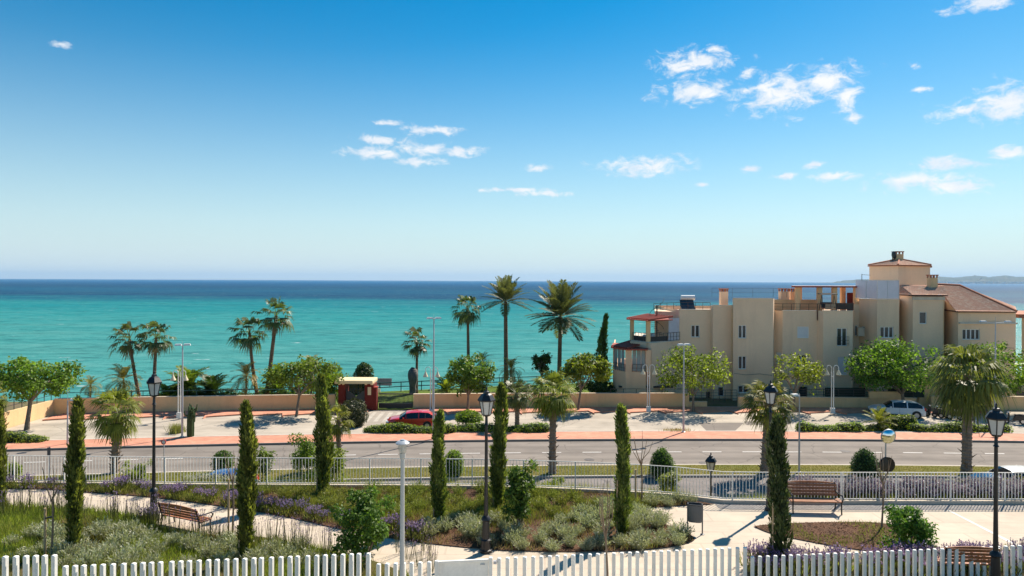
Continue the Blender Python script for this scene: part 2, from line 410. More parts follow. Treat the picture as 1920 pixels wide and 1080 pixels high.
def mat_asphalt(name, c, lanes=None):
    t = NT(name); v = t.vec(world=True)
    a = t.noise(t.vec((.05, .5, 1), world=True), 1.0, 4, .6); b = t.noise(v, 38, 3, .7); g = t.noise(v, .45, 5, .6)
    f = t.math('ADD', t.math('MULTIPLY', a, .5), t.math('ADD', t.math('MULTIPLY', b, .2), t.math('MULTIPLY', g, .3)))
    col = t.ramp(f, [(.34, tuple(x*.58 for x in c)), (.5, c), (.66, tuple(x*1.28 for x in c))])
    if lanes:                               # tyre-polished tracks along the lanes
        ac = t.n('ShaderNodeAttribute', attribute_name='across').outputs['Fac']
        tr = t.math('MULTIPLY', t.math('COSINE', t.math('MULTIPLY', ac, 25.13)), t.math('ADD', a, .1))
        col = t.mix(t.math('MULTIPLY', t.ramp(tr, [(.1, (0,0,0)), (.55, (1,1,1))]), .45), col, tuple(x*.66 for x in c))
    ck = t.n('ShaderNodeTexVoronoi', feature='DISTANCE_TO_EDGE'); ck.inputs['Scale'].default_value = .16
    wv = t.n('ShaderNodeVectorMath', operation='ADD'); nz = t.n('ShaderNodeTexNoise'); nz.inputs['Scale'].default_value = .8; t.l(v, nz.inputs['Vector'])
    t.l(v, wv.inputs[0]); t.l(nz.outputs['Color'], wv.inputs[1]); t.l(wv.outputs[0], ck.inputs['Vector'])
    crack = t.ramp(ck.outputs[0], [(.0, (1,1,1)), (.008, (0,0,0))])
    col = t.mix(t.math('MULTIPLY', crack, .6), col, tuple(x*.4 for x in c))
    oil = t.noise(v, .55, 3, .5); col = t.mix(t.math('MULTIPLY', t.ramp(oil, [(.66, (0,0,0)), (.74, (1,1,1))]), .45), col, tuple(x*.42 for x in c))
    return t.done(t.bsdf(col, .9, .25, 0, t.bump(b, .25, .01)))
def mat_paving(name, c, mortar, sx, sy, rough=.85, jit=.2, world=True):
    t = NT(name); v = t.vec(world=world)
    br = t.n('ShaderNodeTexBrick'); t.l(v, br.inputs['Vector'])
    br.inputs['Color1'].default_value = tuple(x*(1-jit) for x in c)+(1,); br.inputs['Color2'].default_value = tuple(min(1, x*(1+jit)) for x in c)+(1,)
    br.inputs['Mortar'].default_value = mortar+(1,); br.inputs['Scale'].default_value = 1.0
    br.inputs['Brick Width'].default_value = sx; br.inputs['Row Height'].default_value = sy; br.inputs['Mortar Size'].default_value = min(sx, sy)*.035
    a = t.noise(v, .6, 5, .6); b = t.noise(v, 7, 4, .65)
    col = t.mix(t.math('MULTIPLY', t.ramp(a, [(.42, (0,0,0)), (.66, (1,1,1))]), .55), br.outputs[0], tuple(x*.66 for x in c))
    sm = t.noise(t.vec((.9, 4.5, 1), world=True), 1.0, 6, .7); col = t.mix(t.math('MULTIPLY', t.ramp(sm, [(.5, (0,0,0)), (.68, (1,1,1))]), .3), col, tuple(x*.6 for x in c))
    col = t.mix(t.math('MULTIPLY', b, .25), col, tuple(min(1, x*1.3) for x in c))
    return t.done(t.bsdf(col, rough, .25, 0, t.bump(br.outputs['Fac'], -.3, .006)))
SEA = mat_sea()
DRY = mat_ground('dry_ground', (.20, .15, .09), (.13, .14, .05))
LAWN = mat_ground('lawn', (.10, .17, .025), (.16, .20, .04), .3, 12)
MEDIAN = mat_ground('median_grass', (.15, .16, .035), (.24, .20, .06), .35, 10)
ASPH = mat_asphalt('asphalt', (.225, .195, .168), lanes=True)
LANE = mat_asphalt('lane_asphalt', (.19, .168, .155))
PARK = mat_asphalt('parking_concrete', (.43, .375, .305))
REDPAVE = mat_paving('red_paving', (.60, .27, .175), (.46, .25, .18), .4, .2)
KERB = M('kerb_stone', (.40, .37, .33), .85, var=.15, scale=.7)
KERBDK = M('kerb_dark', (.22, .2, .18), .9, var=.15)
PAINT = M('road_paint', (.72, .70, .66), .7, var=.12, scale=3)
CONC = M('pale_concrete', (.56, .49, .40), .9, var=.13, scale=.5, fine=5, stain=((.36, .29, .22), .5, .35))
MULCH = mat_ground('bark_mulch', (.165, .085, .05), (.10, .06, .038), 1.6, 16, .9)
BEDGREEN = mat_ground('bed_soil', (.15, .10, .055), (.10, .105, .03), .5, 11, .8)

# --- sea and land
xs = np.concatenate([-np.geomspace(40000, 60, 30), np.linspace(-50, 50, 9), np.geomspace(60, 40000, 30)])
ys = np.geomspace(62, 60000, 60)
gv = np.array([(x, y, SEAZ) for y in ys for x in xs]); nx = len(xs)
gf = np.array([(j*nx+i, j*nx+i+1, (j+1)*nx+i+1, (j+1)*nx+i) for j in range(len(ys)-1) for i in range(nx-1)])
sea = place('sea', np_mesh('sea', gv, gf), SEA); tag(sea, 'turquoise sea with whitecaps reaching to the horizon', kind='structure')
edge = [(-260, 60), (-120, 66), (-60, 69.5), (-43, 71.5), (-30, 72.5), (-22, 75), (-12, 79), (0, 83), (12, 86), (24, 90), (40, 97), (52, 98), (60, 93), (80, 90), (140, 95), (260, 100)]
land = [(-260, -30)]+[(260, -30)]+list(reversed(edge))
sheet('ground', land, DRY, -.03)
mb = MB(); jr = random.Random(3); rows = []
for k, (ox, z) in enumerate(((0, -.03), (1.5, -2.6), (2.6, -5.5), (6, -9.4))):
    rows.append([(x+jr.uniform(-.6, .6)*(k > 0), y+ox+jr.uniform(-.5, .5)*(k > 0), z) for x, y in edge])
n = len(edge)
mb.add([p for r in rows for p in r], [(r*n+i, (r+1)*n+i, (r+1)*n+i+1, r*n+i+1) for r in range(3) for i in range(n-1)])
tag(mb.build('cliff', mat_ground('cliff_earth', (.27, .2, .13), (.18, .15, .09), .4, 3)), kind='structure')
LEFTX = -41.5
lawn_pts = [(-41, 66.5), (-14, 66.5), (14, 68.5), (14, 86.2), (0, 82.6), (-12, 78.6), (-22, 74.6), (-30, 72.2), (-41, 71)]
sheet('lawn', lawn_pts, LAWN, .03)

# --- road, kerbs, markings, pavements
def across_strip(name, f0, f1, xs, z, mat, rows=10):
    me = MB(); w = rows+1
    me.add([(x, f0(x)+(f1(x)-f0(x))*j/rows, z) for x in xs for j in range(w)], [(i*w+j, (i+1)*w+j, (i+1)*w+j+1, i*w+j+1) for i in range(len(xs)-1) for j in range(rows)])
    o = me.build(name, mat); o['kind'] = 'structure'
    o.data.attributes.new('across', 'FLOAT', 'POINT').data.foreach_set('value', [j/rows for x in xs for j in range(w)]); return o
across_strip('road', near_y, kerb_y, XS, .0, ASPH)
MANHOLE = M('manhole_iron', (.09, .08, .075), .7, .4, var=.3, scale=8)
for px, py in ((560, 858), (1105, 862), (1585, 846), (1320, 868)):
    g = G(px, py); o = MB().lathe([(.36, -.004), (.36, .004), (.30, .004), (.29, .007), (.02, .007)], 20, (g.x, g.y, .004)).build('manhole_cover', MANHOLE); tag(o, 'round iron manhole cover let into the %s' % {560: 'road beyond the leafy bush', 1105: 'road beyond the central cypress', 1585: 'far lane before the long hedge', 1320: 'near lane before the small lantern lamp'}[px], 'manhole cover', 'manhole covers of the road')
strip('road_edge_marking', lambda x: near_y(x)+.12, lambda x: near_y(x)+.28, XS, .005, PAINT)
def rib(name, f, w, z0, z1, mat, xs=XS):
    mb = MB(); m = len(xs); vs = []
    for x in xs: y = f(x); vs += [(x, y, z0), (x, y, z1), (x, y+w, z1), (x, y+w, z0)]
    fs = []
    for i in range(m-1):
        b = 4*i
        for k in range(3): fs.append((b+k, b+4+k, b+5+k, b+k+1))
    o = mb.add(vs, [tuple(reversed(q)) for q in fs]).build(name, mat); o['kind'] = 'structure'; return o
rib('kerb', kerb_y, .16, -.02, .14, KERBDK)
strip('pavement', lambda x: kerb_y(x)+.16, lambda x: kerb_y(x)+2.75, XS, .135, REDPAVE)
rib('pavement_edging', lambda x: kerb_y(x)+2.75, .22, -.02, .15, M('pale_kerb', (.55, .49, .41), .9, var=.1))
# dashed centre line
mid = lambda x: near_y(x)*.5+kerb_y(x)*.5+.15
dash_mark = []
road_mark = bpy.data.objects['road']
x = -42.0
while x < 46:
    pts = [(x, mid(x)-.06), (x+1.4, mid(x+1.4)-.06), (x+1.4, mid(x+1.4)+.06), (x, mid(x)+.06)]
    o = MB().add([(a, b, .006) for a, b in pts], [(0, 1, 2, 3)]).build('lane_dash', PAINT, road_mark); x += 2.95
strip('parking_lot', lambda x: kerb_y(x)+2.97, lambda x: 69.5, [x for x in XS if -43 < x < 64], .0, PARK)
# service lane, its kerbs and the grass median
lane_y0 = lambda x: lane_y1(x)-8.0
lane_y1 = lambda x: near_y(x)-2.75
strip('service_lane', lane_y0, lane_y1, XS, .0, LANE)
rib('median_kerb', lane_y1, .16, -.02, .13, KERB)
strip('median', lambda x: lane_y1(x)+.16, lambda x: near_y(x)-.16, XS, .11, MEDIAN)
rib('median_road_kerb', lambda x: near_y(x)-.16, .16, -.02, .12, M('pale_kerb', (.55, .49, .41)))

# --- red apron in front of the garden wall, saw-toothed by the slanting bays
wall_y = curve_fit([(150,776),(300,774),(450,772),(620,768),(780,767),(960,765),(1150,763.5),(1350,765),(1500,765.5),(1600,766)], 2)
def apron(name, x0, x1, flip=1):
    pts = []; x = x0; per = 3.4
    while x < x1-.2:
        pts.append((x, wall_y(x)-2.9)); xe = min(x+per, x1)
        pts.append((xe-.45, wall_y(xe)-2.05)); pts.append((xe-.02, wall_y(xe)-3.5)); x = xe
    top = [(x1, wall_y(x1)-.02), ((x0+x1)/2, wall_y((x0+x1)/2)-.02), (x0, wall_y(x0)-.02)]
    mb = MB().prism(pts+top, -.02, .12); o = mb.build(name, REDPAVE); o['kind'] = 'structure'; return o
apron('paved_apron', -41.2, -13.6)
apron('paved_apron', -9.2, 46.0)
# crossing stripes on the driveway to the sliding gate
drive = sheet('driveway', [(-13.4, 59.5), (-10.2, 59.5), (-9.4, 66.4), (-13.2, 66.4)], M('driveway_concrete', (.34, .30, .25), .9), .006)
for k in range(5):
    xa = -13.1+k*.78
    MB().add([(xa+.10, 61.2, .011), (xa+.46, 61.2, .011), (xa+.38, 65.6, .011), (xa+.02, 65.6, .011)], [(0, 1, 2, 3)]).build('painted_stripe', M('worn_paint', (.44, .40, .34), .9, var=.2), drive)
# worn repair patches on the parking
for k, (a, b, c, d_, m) in enumerate((((1310,793),(1395,793),(1378,808),(1325,808),ASPH),((1065,803),(1140,801),(1160,812),(1060,813),PARK),((1395,790),(1485,789),(1480,796),(1400,797),ASPH))):
    sheet('asphalt_patch', [G(*q)[:2] for q in (a, b, c, d_)], m, .005)

# --- bank, retaining wall and garden terrace
fence_px = [(-70,909),(10,910),(175,912),(345,914),(480,915),(730,916),(905,917.5),(1020,921),(1120,925),(1210,930),(1270,934.5),(1357,945),(1435,946),(1515,946),(1902,946.5),(2010,947)]
FL = [G(a, b, GZ)[:2] for a, b in fence_px]
FL = [(FL[0][0]-14, FL[0][1])]+FL+[(FL[-1][0]+14, FL[-1][1])]
def fence_y(x): return float(np.interp(x, [p[0] for p in FL], [p[1] for p in FL]))
back = [(x, y+.16) for x, y in FL]
PAVE = mat_paving('garden_paving', (.56, .47, .365), (.47, .39, .30), 2.0, 1.0, .9, .03)
sheet('garden_paving', [(FL[0][0], 6.0), (FL[-1][0], 6.0)]+list(reversed(FL)), PAVE, GZ)
mb = MB().prism(list(FL)+list(reversed(back)), -.03, GZ+.13)
tag(mb.build('retaining_wall', CONC), 'pale concrete coping under the white garden fence', 'wall')
bank_v, bank_f = [], []
bxs = np.linspace(-38, 38, 77)
for x in bxs:
    y0 = fence_y(x)+.16; y1 = lane_y0(x)-.3
    bank_v += [(x, y0, GZ-.05), (x, y0+1.0, GZ-.35), (x, y0+(y1-y0)*.6, 1.6), (x, y1, -.02)]
for i in range(76):
    for k in range(3): bank_f.append((4*i+k, 4*i+4+k, 4*i+5+k, 4*i+k+1))
BANKMAT = mat_ground('bank_soil', (.18, .16, .06), (.30, .23, .13), .6, 8)
tag(MB().add(bank_v, bank_f).build('bank', BANKMAT), kind='structure')
# terrace front edge drops to a plinth below the picket fence (out of the picture)
BZ = GZ+.03
def px2(l): return [G(a, b, GZ)[:2] for a, b in l]
path_up = [(-60,919),(5,917),(90,918),(160,924),(280,932),(425,951),(480,960),(567,976),(630,992),(730,1010),(792,1019),(905,1031),(960,1034),(1060,1036),(1150,1035),(1210,1032),(1272,1025),(1300,1016)]
plaza_edge = [(1304,1010),(1290,1001),(1262,990),(1225,975),(1200,963),(1195,957),(1210,953),(1285,948.5),(1340,946.5)]
def smooth_poly(p, it=2):
    for _ in range(it):
        q = [p[0]]
        for a, b in zip(p, p[1:]): q += [(a[0]*.75+b[0]*.25, a[1]*.75+b[1]*.25), (a[0]*.25+b[0]*.75, a[1]*.25+b[1]*.75)]
        q.append(p[-1]); p = q
    return p
bed2 = smooth_poly(px2(path_up+plaza_edge))
bed2 += [(x, y-.02) for x, y in reversed([p for p in FL if bed2[0][0]-1 <= p[0] <= bed2[-1][0]])]
path_lo = [(-80,948),(5,950),(125,955),(277,971),(300,992),(345,1003),(395,1004),(480,1005),(580,1025),(660,1043),(720,1058),(775,1085)]
bed1 = smooth_poly(px2(path_lo)); bed1 += [(bed1[-1][0], 10.0), (-26, 10.0)]
bed3 = smooth_poly(px2([(1413,988),(1430,985.5),(1477,982),(1560,980),(1640,980),(1690,988),(1735,1010),(1740,1034),(1690,1041),(1600,1031),(1530,1019),(1475,1008),(1440,1000),(1413,988)]))
bed4 = px2([(1400,1062),(1440,1052),(1600,1062),(1900,1042),(2040,1040)])+[(17.5, 13.5), (4.8, 13.5)]
sheet('planting_bed', bed2, MULCH, BZ); sheet('planting_bed', bed1, BEDGREEN, BZ); sheet('planting_bed', bed3, MULCH, BZ); sheet('planting_bed', bed4, BEDGREEN, BZ)
# pale joint and pebble strip of the plaza
sheet('paving_joint', [G(1776,957,GZ)[:2], G(1781,957,GZ)[:2], G(1926,1030,GZ)[:2], G(1916,1030,GZ)[:2]], M('pale_joint', (.74, .69, .6), .9), GZ+.006)
pebx = np.linspace(G(1345,950,GZ).x, 22, 40)
strip('pebble_strip', lambda x: fence_y(x)-.62, lambda x: fence_y(x)-.01, list(pebx), GZ+.008, mat_ground('pebbles', (.42, .39, .36), (.30, .28, .26), 6, 22, .9))

# --- far headland with its town
hr = random.Random(9); prof = [(1500,531),(1562,530),(1580,526.5),(1610,524),(1650,524),(1700,521),(1760,518.5),(1785,521),(1808,519),(1830,516.5),(1852,520),(1872,518),(1885,516.5),(1902,519),(1925,519.5),(1980,515),(2060,512),(2200,516)]
hp = [p for k in range(len(prof)-1) for p in [(prof[k][0]+(prof[k+1][0]-prof[k][0])*f, prof[k][1]+(prof[k+1][1]-prof[k][1])*f-hr.random()*.7) for f in (0, .25, .5, .75)]]
rows = []
for r_, (dd, f) in enumerate(((20000, 0.0), (20300, .18), (20900, .42), (21500, .72), (22400, 1.0), (23700, .85), (25000, .3))):
    rows.append([(X(px, dd), dd+hr.uniform(-130, 130), SEAZ+.6+max(0, Z(px, py, 22400)-SEAZ)*f*(1 if r_ == 4 else hr.uniform(.75, 1.15))) for px, py in hp])
n = len(hp); hm = MB().add([p for r_ in rows for p in r_], [(r_*n+i, r_*n+i+1, (r_+1)*n+i+1, (r_+1)*n+i) for r_ in range(len(rows)-1) for i in range(n-1)])
HILL = NT('headland_scrub'); hv = HILL.vec(world=True); hc = HILL.ramp(HILL.noise(hv, .002, 6, .65), [(.35, (.035, .05, .025)), (.55, (.06, .075, .035)), (.7, (.13, .11, .07))])
tag(hm.build('headland', HILL.done(HILL.bsdf(hc, .95, .1))), 'far wooded headland across the bay', kind='structure')
tm = MB()
for k in range(170):
    px = hr.uniform(1740, 1990); dd = hr.uniform(19900, 20500); x = X(px, dd); w, h = hr.uniform(22, 60), hr.uniform(12, 34); z = SEAZ+.5+hr.uniform(4, 34); tm.box(x-w, x+w, dd-30, dd+30, z-20, z+h)
tag(tm.build('far_town', M('town_white', (.62, .57, .50), .9, var=.2, scale=.02)), 'pale houses of a distant town at the foot of the headland', 'town', kind='stuff')
# ================================================================== APARTMENT BUILDING AND GARDEN WALL
STUCCO = M('beige_stucco', (.88, .635, .43), .92, .15, var=.06, scale=.35, fine=6, bump=.1, stain=((.64, .45, .31), .55, .42))
STUCCO2 = M('ochre_stucco', (.78, .53, .29), .92, .15, var=.07, scale=.4, fine=6, bump=.1, stain=((.4, .29, .17), .6, .4))
TERRA = M('terracotta', (.42, .17, .10), .85, var=.3, scale=2.5, fine=14)
REDWOOD = M('red_wood', (.36, .075, .045), .6, var=.15)
REDWALL = M('red_stucco', (.15, .02, .014), .85, var=.1, stain=((.2, .035, .03), .6, .35))
WHITEP = M('white_paint', (.80, .79, .76), .5, var=.05)
SHUT = M('white_shutter', (.72, .72, .73), .6, var=.05)
DKMETAL = M('dark_metal', (.035, .035, .038), .5, .5, var=.1)
RUSTM = M('brown_metal', (.11, .055, .04), .6, var=.2)
ALU = M('light_metal', (.62, .63, .64), .4, .5, var=.06)
PLASTD = M('dark_plastic', (.05, .05, .05), .7)
GREYCLOTH = M('grey_cloth', (.07, .065, .06), .95, var=.2)
DKGREEN = M('dark_green_net', (.018, .035, .03), .95, var=.3, scale=2)
def mat_glass(name, c, rough=.08, alpha=1.0):
    t = NT(name); v = t.vec(world=True); n = t.noise(v, .9, 2)
    col = t.mix(n, c, tuple(x*1.9+.01 for x in c))
    return t.done(t.bsdf(col, rough, .6))
DARKGLASS = mat_glass('dark_glass', (.02, .026, .032))
CURTAIN = mat_glass('curtained_glass', (.20, .25, .26), .12)
def mat_clear(name, c, a):
    t = NT(name); p = t.bsdf(c, .25, .5); tr = t.n('ShaderNodeBsdfTransparent'); mx = t.n('ShaderNodeMixShader')
    n = t.noise(t.vec(world=True), 1.5, 4); t.l(t.math('ADD', t.math('MULTIPLY', n, .3), a-.15), mx.inputs[0])
    t.l(tr.outputs[0], mx.inputs[1]); t.l(p, mx.inputs[2]); return t.done(mx.outputs[0])
FROST = mat_clear('frosted_panel', (.66, .68, .76), .82)

bld = thing('apartment_building', 'beige stuccoed apartment block with stepped terraces and terracotta roof tower above the sea', 'building', (30, 75, 0))
WALLS = MB()                               # the plastered walls, with real openings
def wall_seg(mb, a, b, z0, z1, holes=(), reveal=.2):
    """upright wall from plan point a to b (outer face to the camera side), holes (u0,u1,v0,v1) in metres, with reveals going in"""
    a, b = Vector((a[0], a[1], 0)), Vector((b[0], b[1], 0)); L = (b-a).length; e = (b-a)/L; inn = Vector((-e.y, e.x, 0))
    us = sorted({0.0, L, *[h[0] for h in holes], *[h[1] for h in holes]}); vsn = sorted({z0, z1, *[h[2] for h in holes], *[h[3] for h in holes]})
    for u0, u1 in zip(us, us[1:]):
        for v0, v1 in zip(vsn, vsn[1:]):
            um, vm = (u0+u1)/2, (v0+v1)/2
            if any(h[0] < um < h[1] and h[2] < vm < h[3] for h in holes): continue
            mb.add([a+e*u0+Vector((0,0,v0)), a+e*u1+Vector((0,0,v0)), a+e*u1+Vector((0,0,v1)), a+e*u0+Vector((0,0,v1))], [(0,1,2,3)])
    for (u0, u1, v0, v1) in holes:
        c = [(u0, v0), (u1, v0), (u1, v1), (u0, v1)]
        for i in range(4):
            (ua, va), (ub, vb) = c[i], c[(i+1) % 4]
            p, q = a+e*ua+Vector((0,0,va)), a+e*ub+Vector((0,0,vb))
            mb.add([p, q, q+inn*reveal, p+inn*reveal], [(0,1,2,3)])
    return a, e, inn
def window(root, a, e, inn, h, kind, depth=.13):
    u0, u1, v0, v1 = h; w, hh = u1-u0, v1-v0
    P = lambda u, v, d: a+e*u+inn*d+Vector((0,0,v))
    def board(mb, ua, ub, va, vb, d0, d1):
        mb.add([P(ua,va,d0),P(ub,va,d0),P(ub,va,d1),P(ua,va,d1),P(ua,vb,d0),P(ub,vb,d0),P(ub,vb,d1),P(ua,vb,d1)], [(0,1,5,4),(1,2,6,5),(2,3,7,6),(3,0,4,7),(4,5,6,7),(3,2,1,0)])
    n = {'two': 2, 'three': 3, 'four': 4, 'one': 1, 'french': 2, 'shutter': 1, 'door': 1}[kind]; fw = .075
    mb = MB()
    board(mb, u0+.002, u0+fw, v0+.002, v1-.002, depth-.05, depth+.04); board(mb, u1-fw, u1-.002, v0+.002, v1-.002, depth-.05, depth+.04)
    board(mb, u0+fw, u1-fw, v0+.002, v0+fw, depth-.05, depth+.04); board(mb, u0+fw, u1-fw, v1-fw, v1-.002, depth-.05, depth+.04)
    for k in range(1, n): uc = u0+w*k/n; board(mb, uc-.05, uc+.05, v0+fw, v1-fw, depth-.055, depth+.035)
    win = mb.build('window', WHITEP if kind != 'door' else DKMETAL, root)
    if kind == 'shutter':
        k = 0; z = v0+fw
        while z < v1-fw-.03:
            s = MB(); board(s, u0+fw, u1-fw, z+.006, min(z+.075, v1-fw), depth-.03, depth+.01); s.build('shutter_slat', SHUT, win); z += .08
        s = MB(); board(s, u0+fw, u1-fw, v0+fw, v1-fw, depth+.012, depth+.03); s.build('shutter_backing', SHUT, win)
    else:
        for k in range(n):
            ua, ub = u0+w*k/n+fw*.9, u0+w*(k+1)/n-fw*.9
            s = MB(); s.add([P(ua,v0+fw,depth+.02),P(ub,v0+fw,depth+.02),P(ub,v1-fw,depth+.02),P(ua,v1-fw,depth+.02)], [(0,1,2,3)]); s.build('pane', DARKGLASS, win)
    s = MB(); board(s, u0-.08, u1+.08, v0-.07, v0-.003, -.07, depth-.06); s.build('window_sill', STUCCO, win)
    if kind == 'french':
        s = MB()
        for zz in (v0+.25, v0+.62, v0+1.0): s.bar(P(u0-.05, zz, -.12), P(u1+.12, zz, -.12), .035)
        for k in range(7): uu = u0-.05+(w+.17)*k/6; s.bar(P(uu, v0+.05, -.12), P(uu, v0+1.0, -.12), .022)
        s.build('window_guard', DKMETAL, win)
    return win
def face(pxa, da, pxb, db, ztop, wins=(), z0=-.03, mb=None, root=None, ytop=None):
    """wall between two photo columns at given depths; windows given in photo pixels (cx, cy, w, h, kind)"""
    a, b = (X(pxa, da), da), (X(pxb, db), db)
    A, B = Vector((a[0], a[1], 0)), Vector((b[0], b[1], 0)); e = (B-A).normalized(); L = (B-A).length
    hs = []
    for (cx, cy, w, h, kind) in wins:
        def hit(px, py):
            dx, dz = ray(px, py); dd = Vector((dx, 1, dz)); nrm = Vector((-e.y, e.x, 0))
            t = A.dot(nrm)/dd.dot(nrm); p = dd*t; return (Vector((p.x, p.y, 0))-A).dot(e), CAMZ+p.z
        u0, v1 = hit(cx-w/2, cy-h/2); u1, v0 = hit(cx+w/2, cy+h/2)
        hs.append((max(.05, u0), min(L-.05, u1), v0, v1, kind))
    a_, e_, inn = wall_seg(mb or WALLS, a, b, z0, ztop, [h[:4] for h in hs])
    for h in hs: window(root or bld, a_, e_, inn, h[:4], h[4])
    return a_, e_, inn
def zt(px, py, d): return Z(px, py, d)
# plan of the front, left to right: (px, depth)
zA = zt(1303, 581, 75); zA2 = zt(1354, 573, 74.2); zB = zt(1410, 560, 73.2); zD = zt(1500, 583, 74.4); zE = zt(1570, 583, 73.4); zG = zt(1665, 562, 74); zI = zt(1740, 553, 73.2); zK = zt(1850, 584, 72)
face(1274, 75, 1333, 75, zA, [(1304, 621, 16, 23, 'two'), (1345-14, 745, 14, 22, 'door')])
face(1333, 75, 1337, 74.2, zA2); face(1337, 74.2, 1374, 74.2, zA2, [(1352, 734, 12, 18, 'one')])
face(1374, 74.2, 1375, 73.2, zB); face(1375, 73.2, 1450, 73.2, zB, [(1392, 622, 15, 25, 'two'), (1392, 680, 15, 25, 'two'), (1394, 730, 20, 14, 'two'), (1418, 730, 16, 14, 'two')])
face(1450, 73.2, 1452, 75.2, zB)
face(1452, 75.2, 1468, 74.4, zD, [(1460, 672, 10, 24, 'shutter')]); face(1468, 74.4, 1533, 74.4, zD, [(1506, 623, 22, 22, 'shutter'), (1503, 676, 20, 22, 'two'), (1506, 737, 16, 24, 'door')])
face(1533, 74.4, 1544, 73.4, zE); face(1544, 73.4, 1599, 73.4, zE, [(1579, 632, 19, 34, 'french'), (1580, 686, 18, 34, 'shutter'), (1580, 740, 16, 26, 'shutter')])
face(1599, 73.4, 1601, 77.0, zE); face(1601, 77.0, 1611, 77.0, zE+.6, [(1606, 620, 5, 20, 'one')])
face(1611, 77.0, 1645, 74.0, zG, [(1618, 621, 6, 19, 'one')]); face(1645, 74.0, 1686, 74.0, zG, [(1663, 623, 25, 21, 'three')])
face(1686, 74.0, 1687, 76.0, zG); face(1687, 76.0, 1712, 73.2, zI); face(1712, 73.2, 1770, 73.2, zI, [(1731, 596, 14, 23, 'one'), (1697+20, 737, 14, 22, 'shutter'), (1750, 727, 16, 20, 'two')])
face(1770, 73.2, 1771, 75.4, zI); face(1771, 75.4, 1797, 72.0, zK); face(1797, 72.0, 1905, 72.0, zK, [(1821, 627, 33, 20, 'four'), (1800+40, 690, 30, 20, 'three')])
# closed back and ends
xl, xr = X(1274, 75), X(1905, 72)
WALLS.add([(xl, 75, -.03), (xl, 88, -.03), (xl, 88, zA), (xl, 75, zA)], [(0,1,2,3)])
WALLS.add([(xr, 72, -.03), (xr, 86, -.03), (xr, 86, zK), (xr, 72, zK)], [(3,2,1,0)])
WALLS.add([(xl, 88, -.03), (xr, 86, -.03), (xr, 86, zK), (xl, 88, zA)], [(0,1,2,3)])
WALLS.build('wall', STUCCO, bld)
# terrace decks with thin coping
def deck(pts, z, name='terrace_deck', mat=None, t=.16):
    P = [(X(px, d), d) for px, d in pts]
    ar = sum(P[i][0]*P[(i+1) % len(P)][1]-P[(i+1) % len(P)][0]*P[i][1] for i in range(len(P)))
    if ar < 0: P.reverse()
    return MB().prism(P, z-t, z).build(name, mat or STUCCO, bld)
COPING = M('worn_coping', (.60, .54, .45), .9, var=.15)
deck([(1275, 75.05), (1333, 75.05), (1337, 74.25), (1374, 74.25), (1374, 87), (1290, 87)], zA-.35)
deck([(1375, 73.25), (1450, 73.25), (1450, 86), (1378, 86)], zB-.25)
deck([(1452, 75.25), (1468, 74.45), (1533, 74.45), (1544, 73.45), (1599, 73.45), (1605, 86), (1455, 86)], zD-.3)
deck([(1611, 77.05), (1645, 74.05), (1686, 74.05), (1690, 86), (1611, 86)], zG-.3)
deck([(1687, 76.05), (1712, 73.25), (1770, 73.25), (1772, 80), (1690, 80)], zI-.1)
# copings along the parapets
for (a, da, b, db, z) in ((1274,75,1333,75,zA),(1337,74.2,1374,74.2,zA2),(1375,73.2,1450,73.2,zB),(1468,74.4,1533,74.4,zD),(1544,73.4,1599,73.4,zE),(1611,77,1645,74,zG),(1645,74,1686,74,zG)):
    MB().bar((X(a, da), da+.09, z+.03), (X(b, db), db+.09, z+.03), .26, .065).build('coping', COPING, bld)
# raised block A2 behind parapet, chimneys
def chimney(px, py0, py1, w, d, mat=STUCCO, cap=TERRA):
    x = X(px, d); z0, z1 = Z(px, py1, d), Z(px, py0, d); h = w/F*d/2
    c = MB().box(x-h, x+h, d, d+2*h, z0-.8, z1-.35).build('chimney', mat, bld)
    m = MB()
    for sx in (-1, 0, 1):
        for sy in (0, 1): m.box(x+sx*(h-.06)-.06, x+sx*(h-.06)+.06, d+sy*(2*h-.12), d+sy*(2*h-.12)+.12, z1-.35, z1-.1)
    m.build('chimney_vent', TERRA, c)
    MB().box(x-h-.06, x+h+.06, d-.06, d+2*h+.06, z1-.1, z1).build('chimney_cap', cap, c)
chimney(1359, 541, 560, 13, 77); chimney(1687, 471, 487, 14, 83, STUCCO2); chimney(1752, 515, 541, 13, 76, STUCCO2); chimney(1472, 541, 575, 14, 80); chimney(1489, 541, 575, 11, 80.6)
# railings on the terraces
def railing(root, pts, h=.95, step=.95, r=.022, mat=RUSTM, mids=2, name='railing'):
    mb = MB()
    for p, q in zip(pts, pts[1:]):
        p, q = Vector(p), Vector(q); n = max(1, round((q-p).length/step))
        for k in range(1, mids+1): mb.bar(p+Vector((0,0,h*k/mids)), q+Vector((0,0,h*k/mids)), r*2 if k == mids else r*1.3)
        for k in range(n+1): c = p.lerp(q, k/n); mb.bar(c, c+Vector((0,0,h)), r*1.7)
    return mb.build(name, mat, root)
def W(px, d, z): return (X(px, d), d, z)
railing(bld, [W(1226, 76.6, zA-.1), W(1276, 75.2, zA+.06), W(1332, 75.2, zA+.06)], .72, .75, 0.022, RUSTM, 2)
railing(bld, [W(1451, 75.2, zD+.06), W(1468, 74.6, zD+.06), W(1533, 74.6, zD+.06), W(1544, 73.6, zE+.06)], .7, .9)
railing(bld, [W(1544, 73.6, zE+.06), W(1600, 73.6, zE+.06)], .72, .9)
MB().obox((X(1584, 73.75), 73.75, zE+.48), (.95, 0, 0), (0, .02, 0), (0, 0, .36)).build('cloth_screen', GREYCLOTH, bld)
MB().obox((X(1556, 73.75), 73.75, zE+.42), (.45, 0, 0), (0, .02, 0), (0, 0, .28)).build('cloth_screen', M('beige_cloth', (.36, .29, .21), .95), bld)
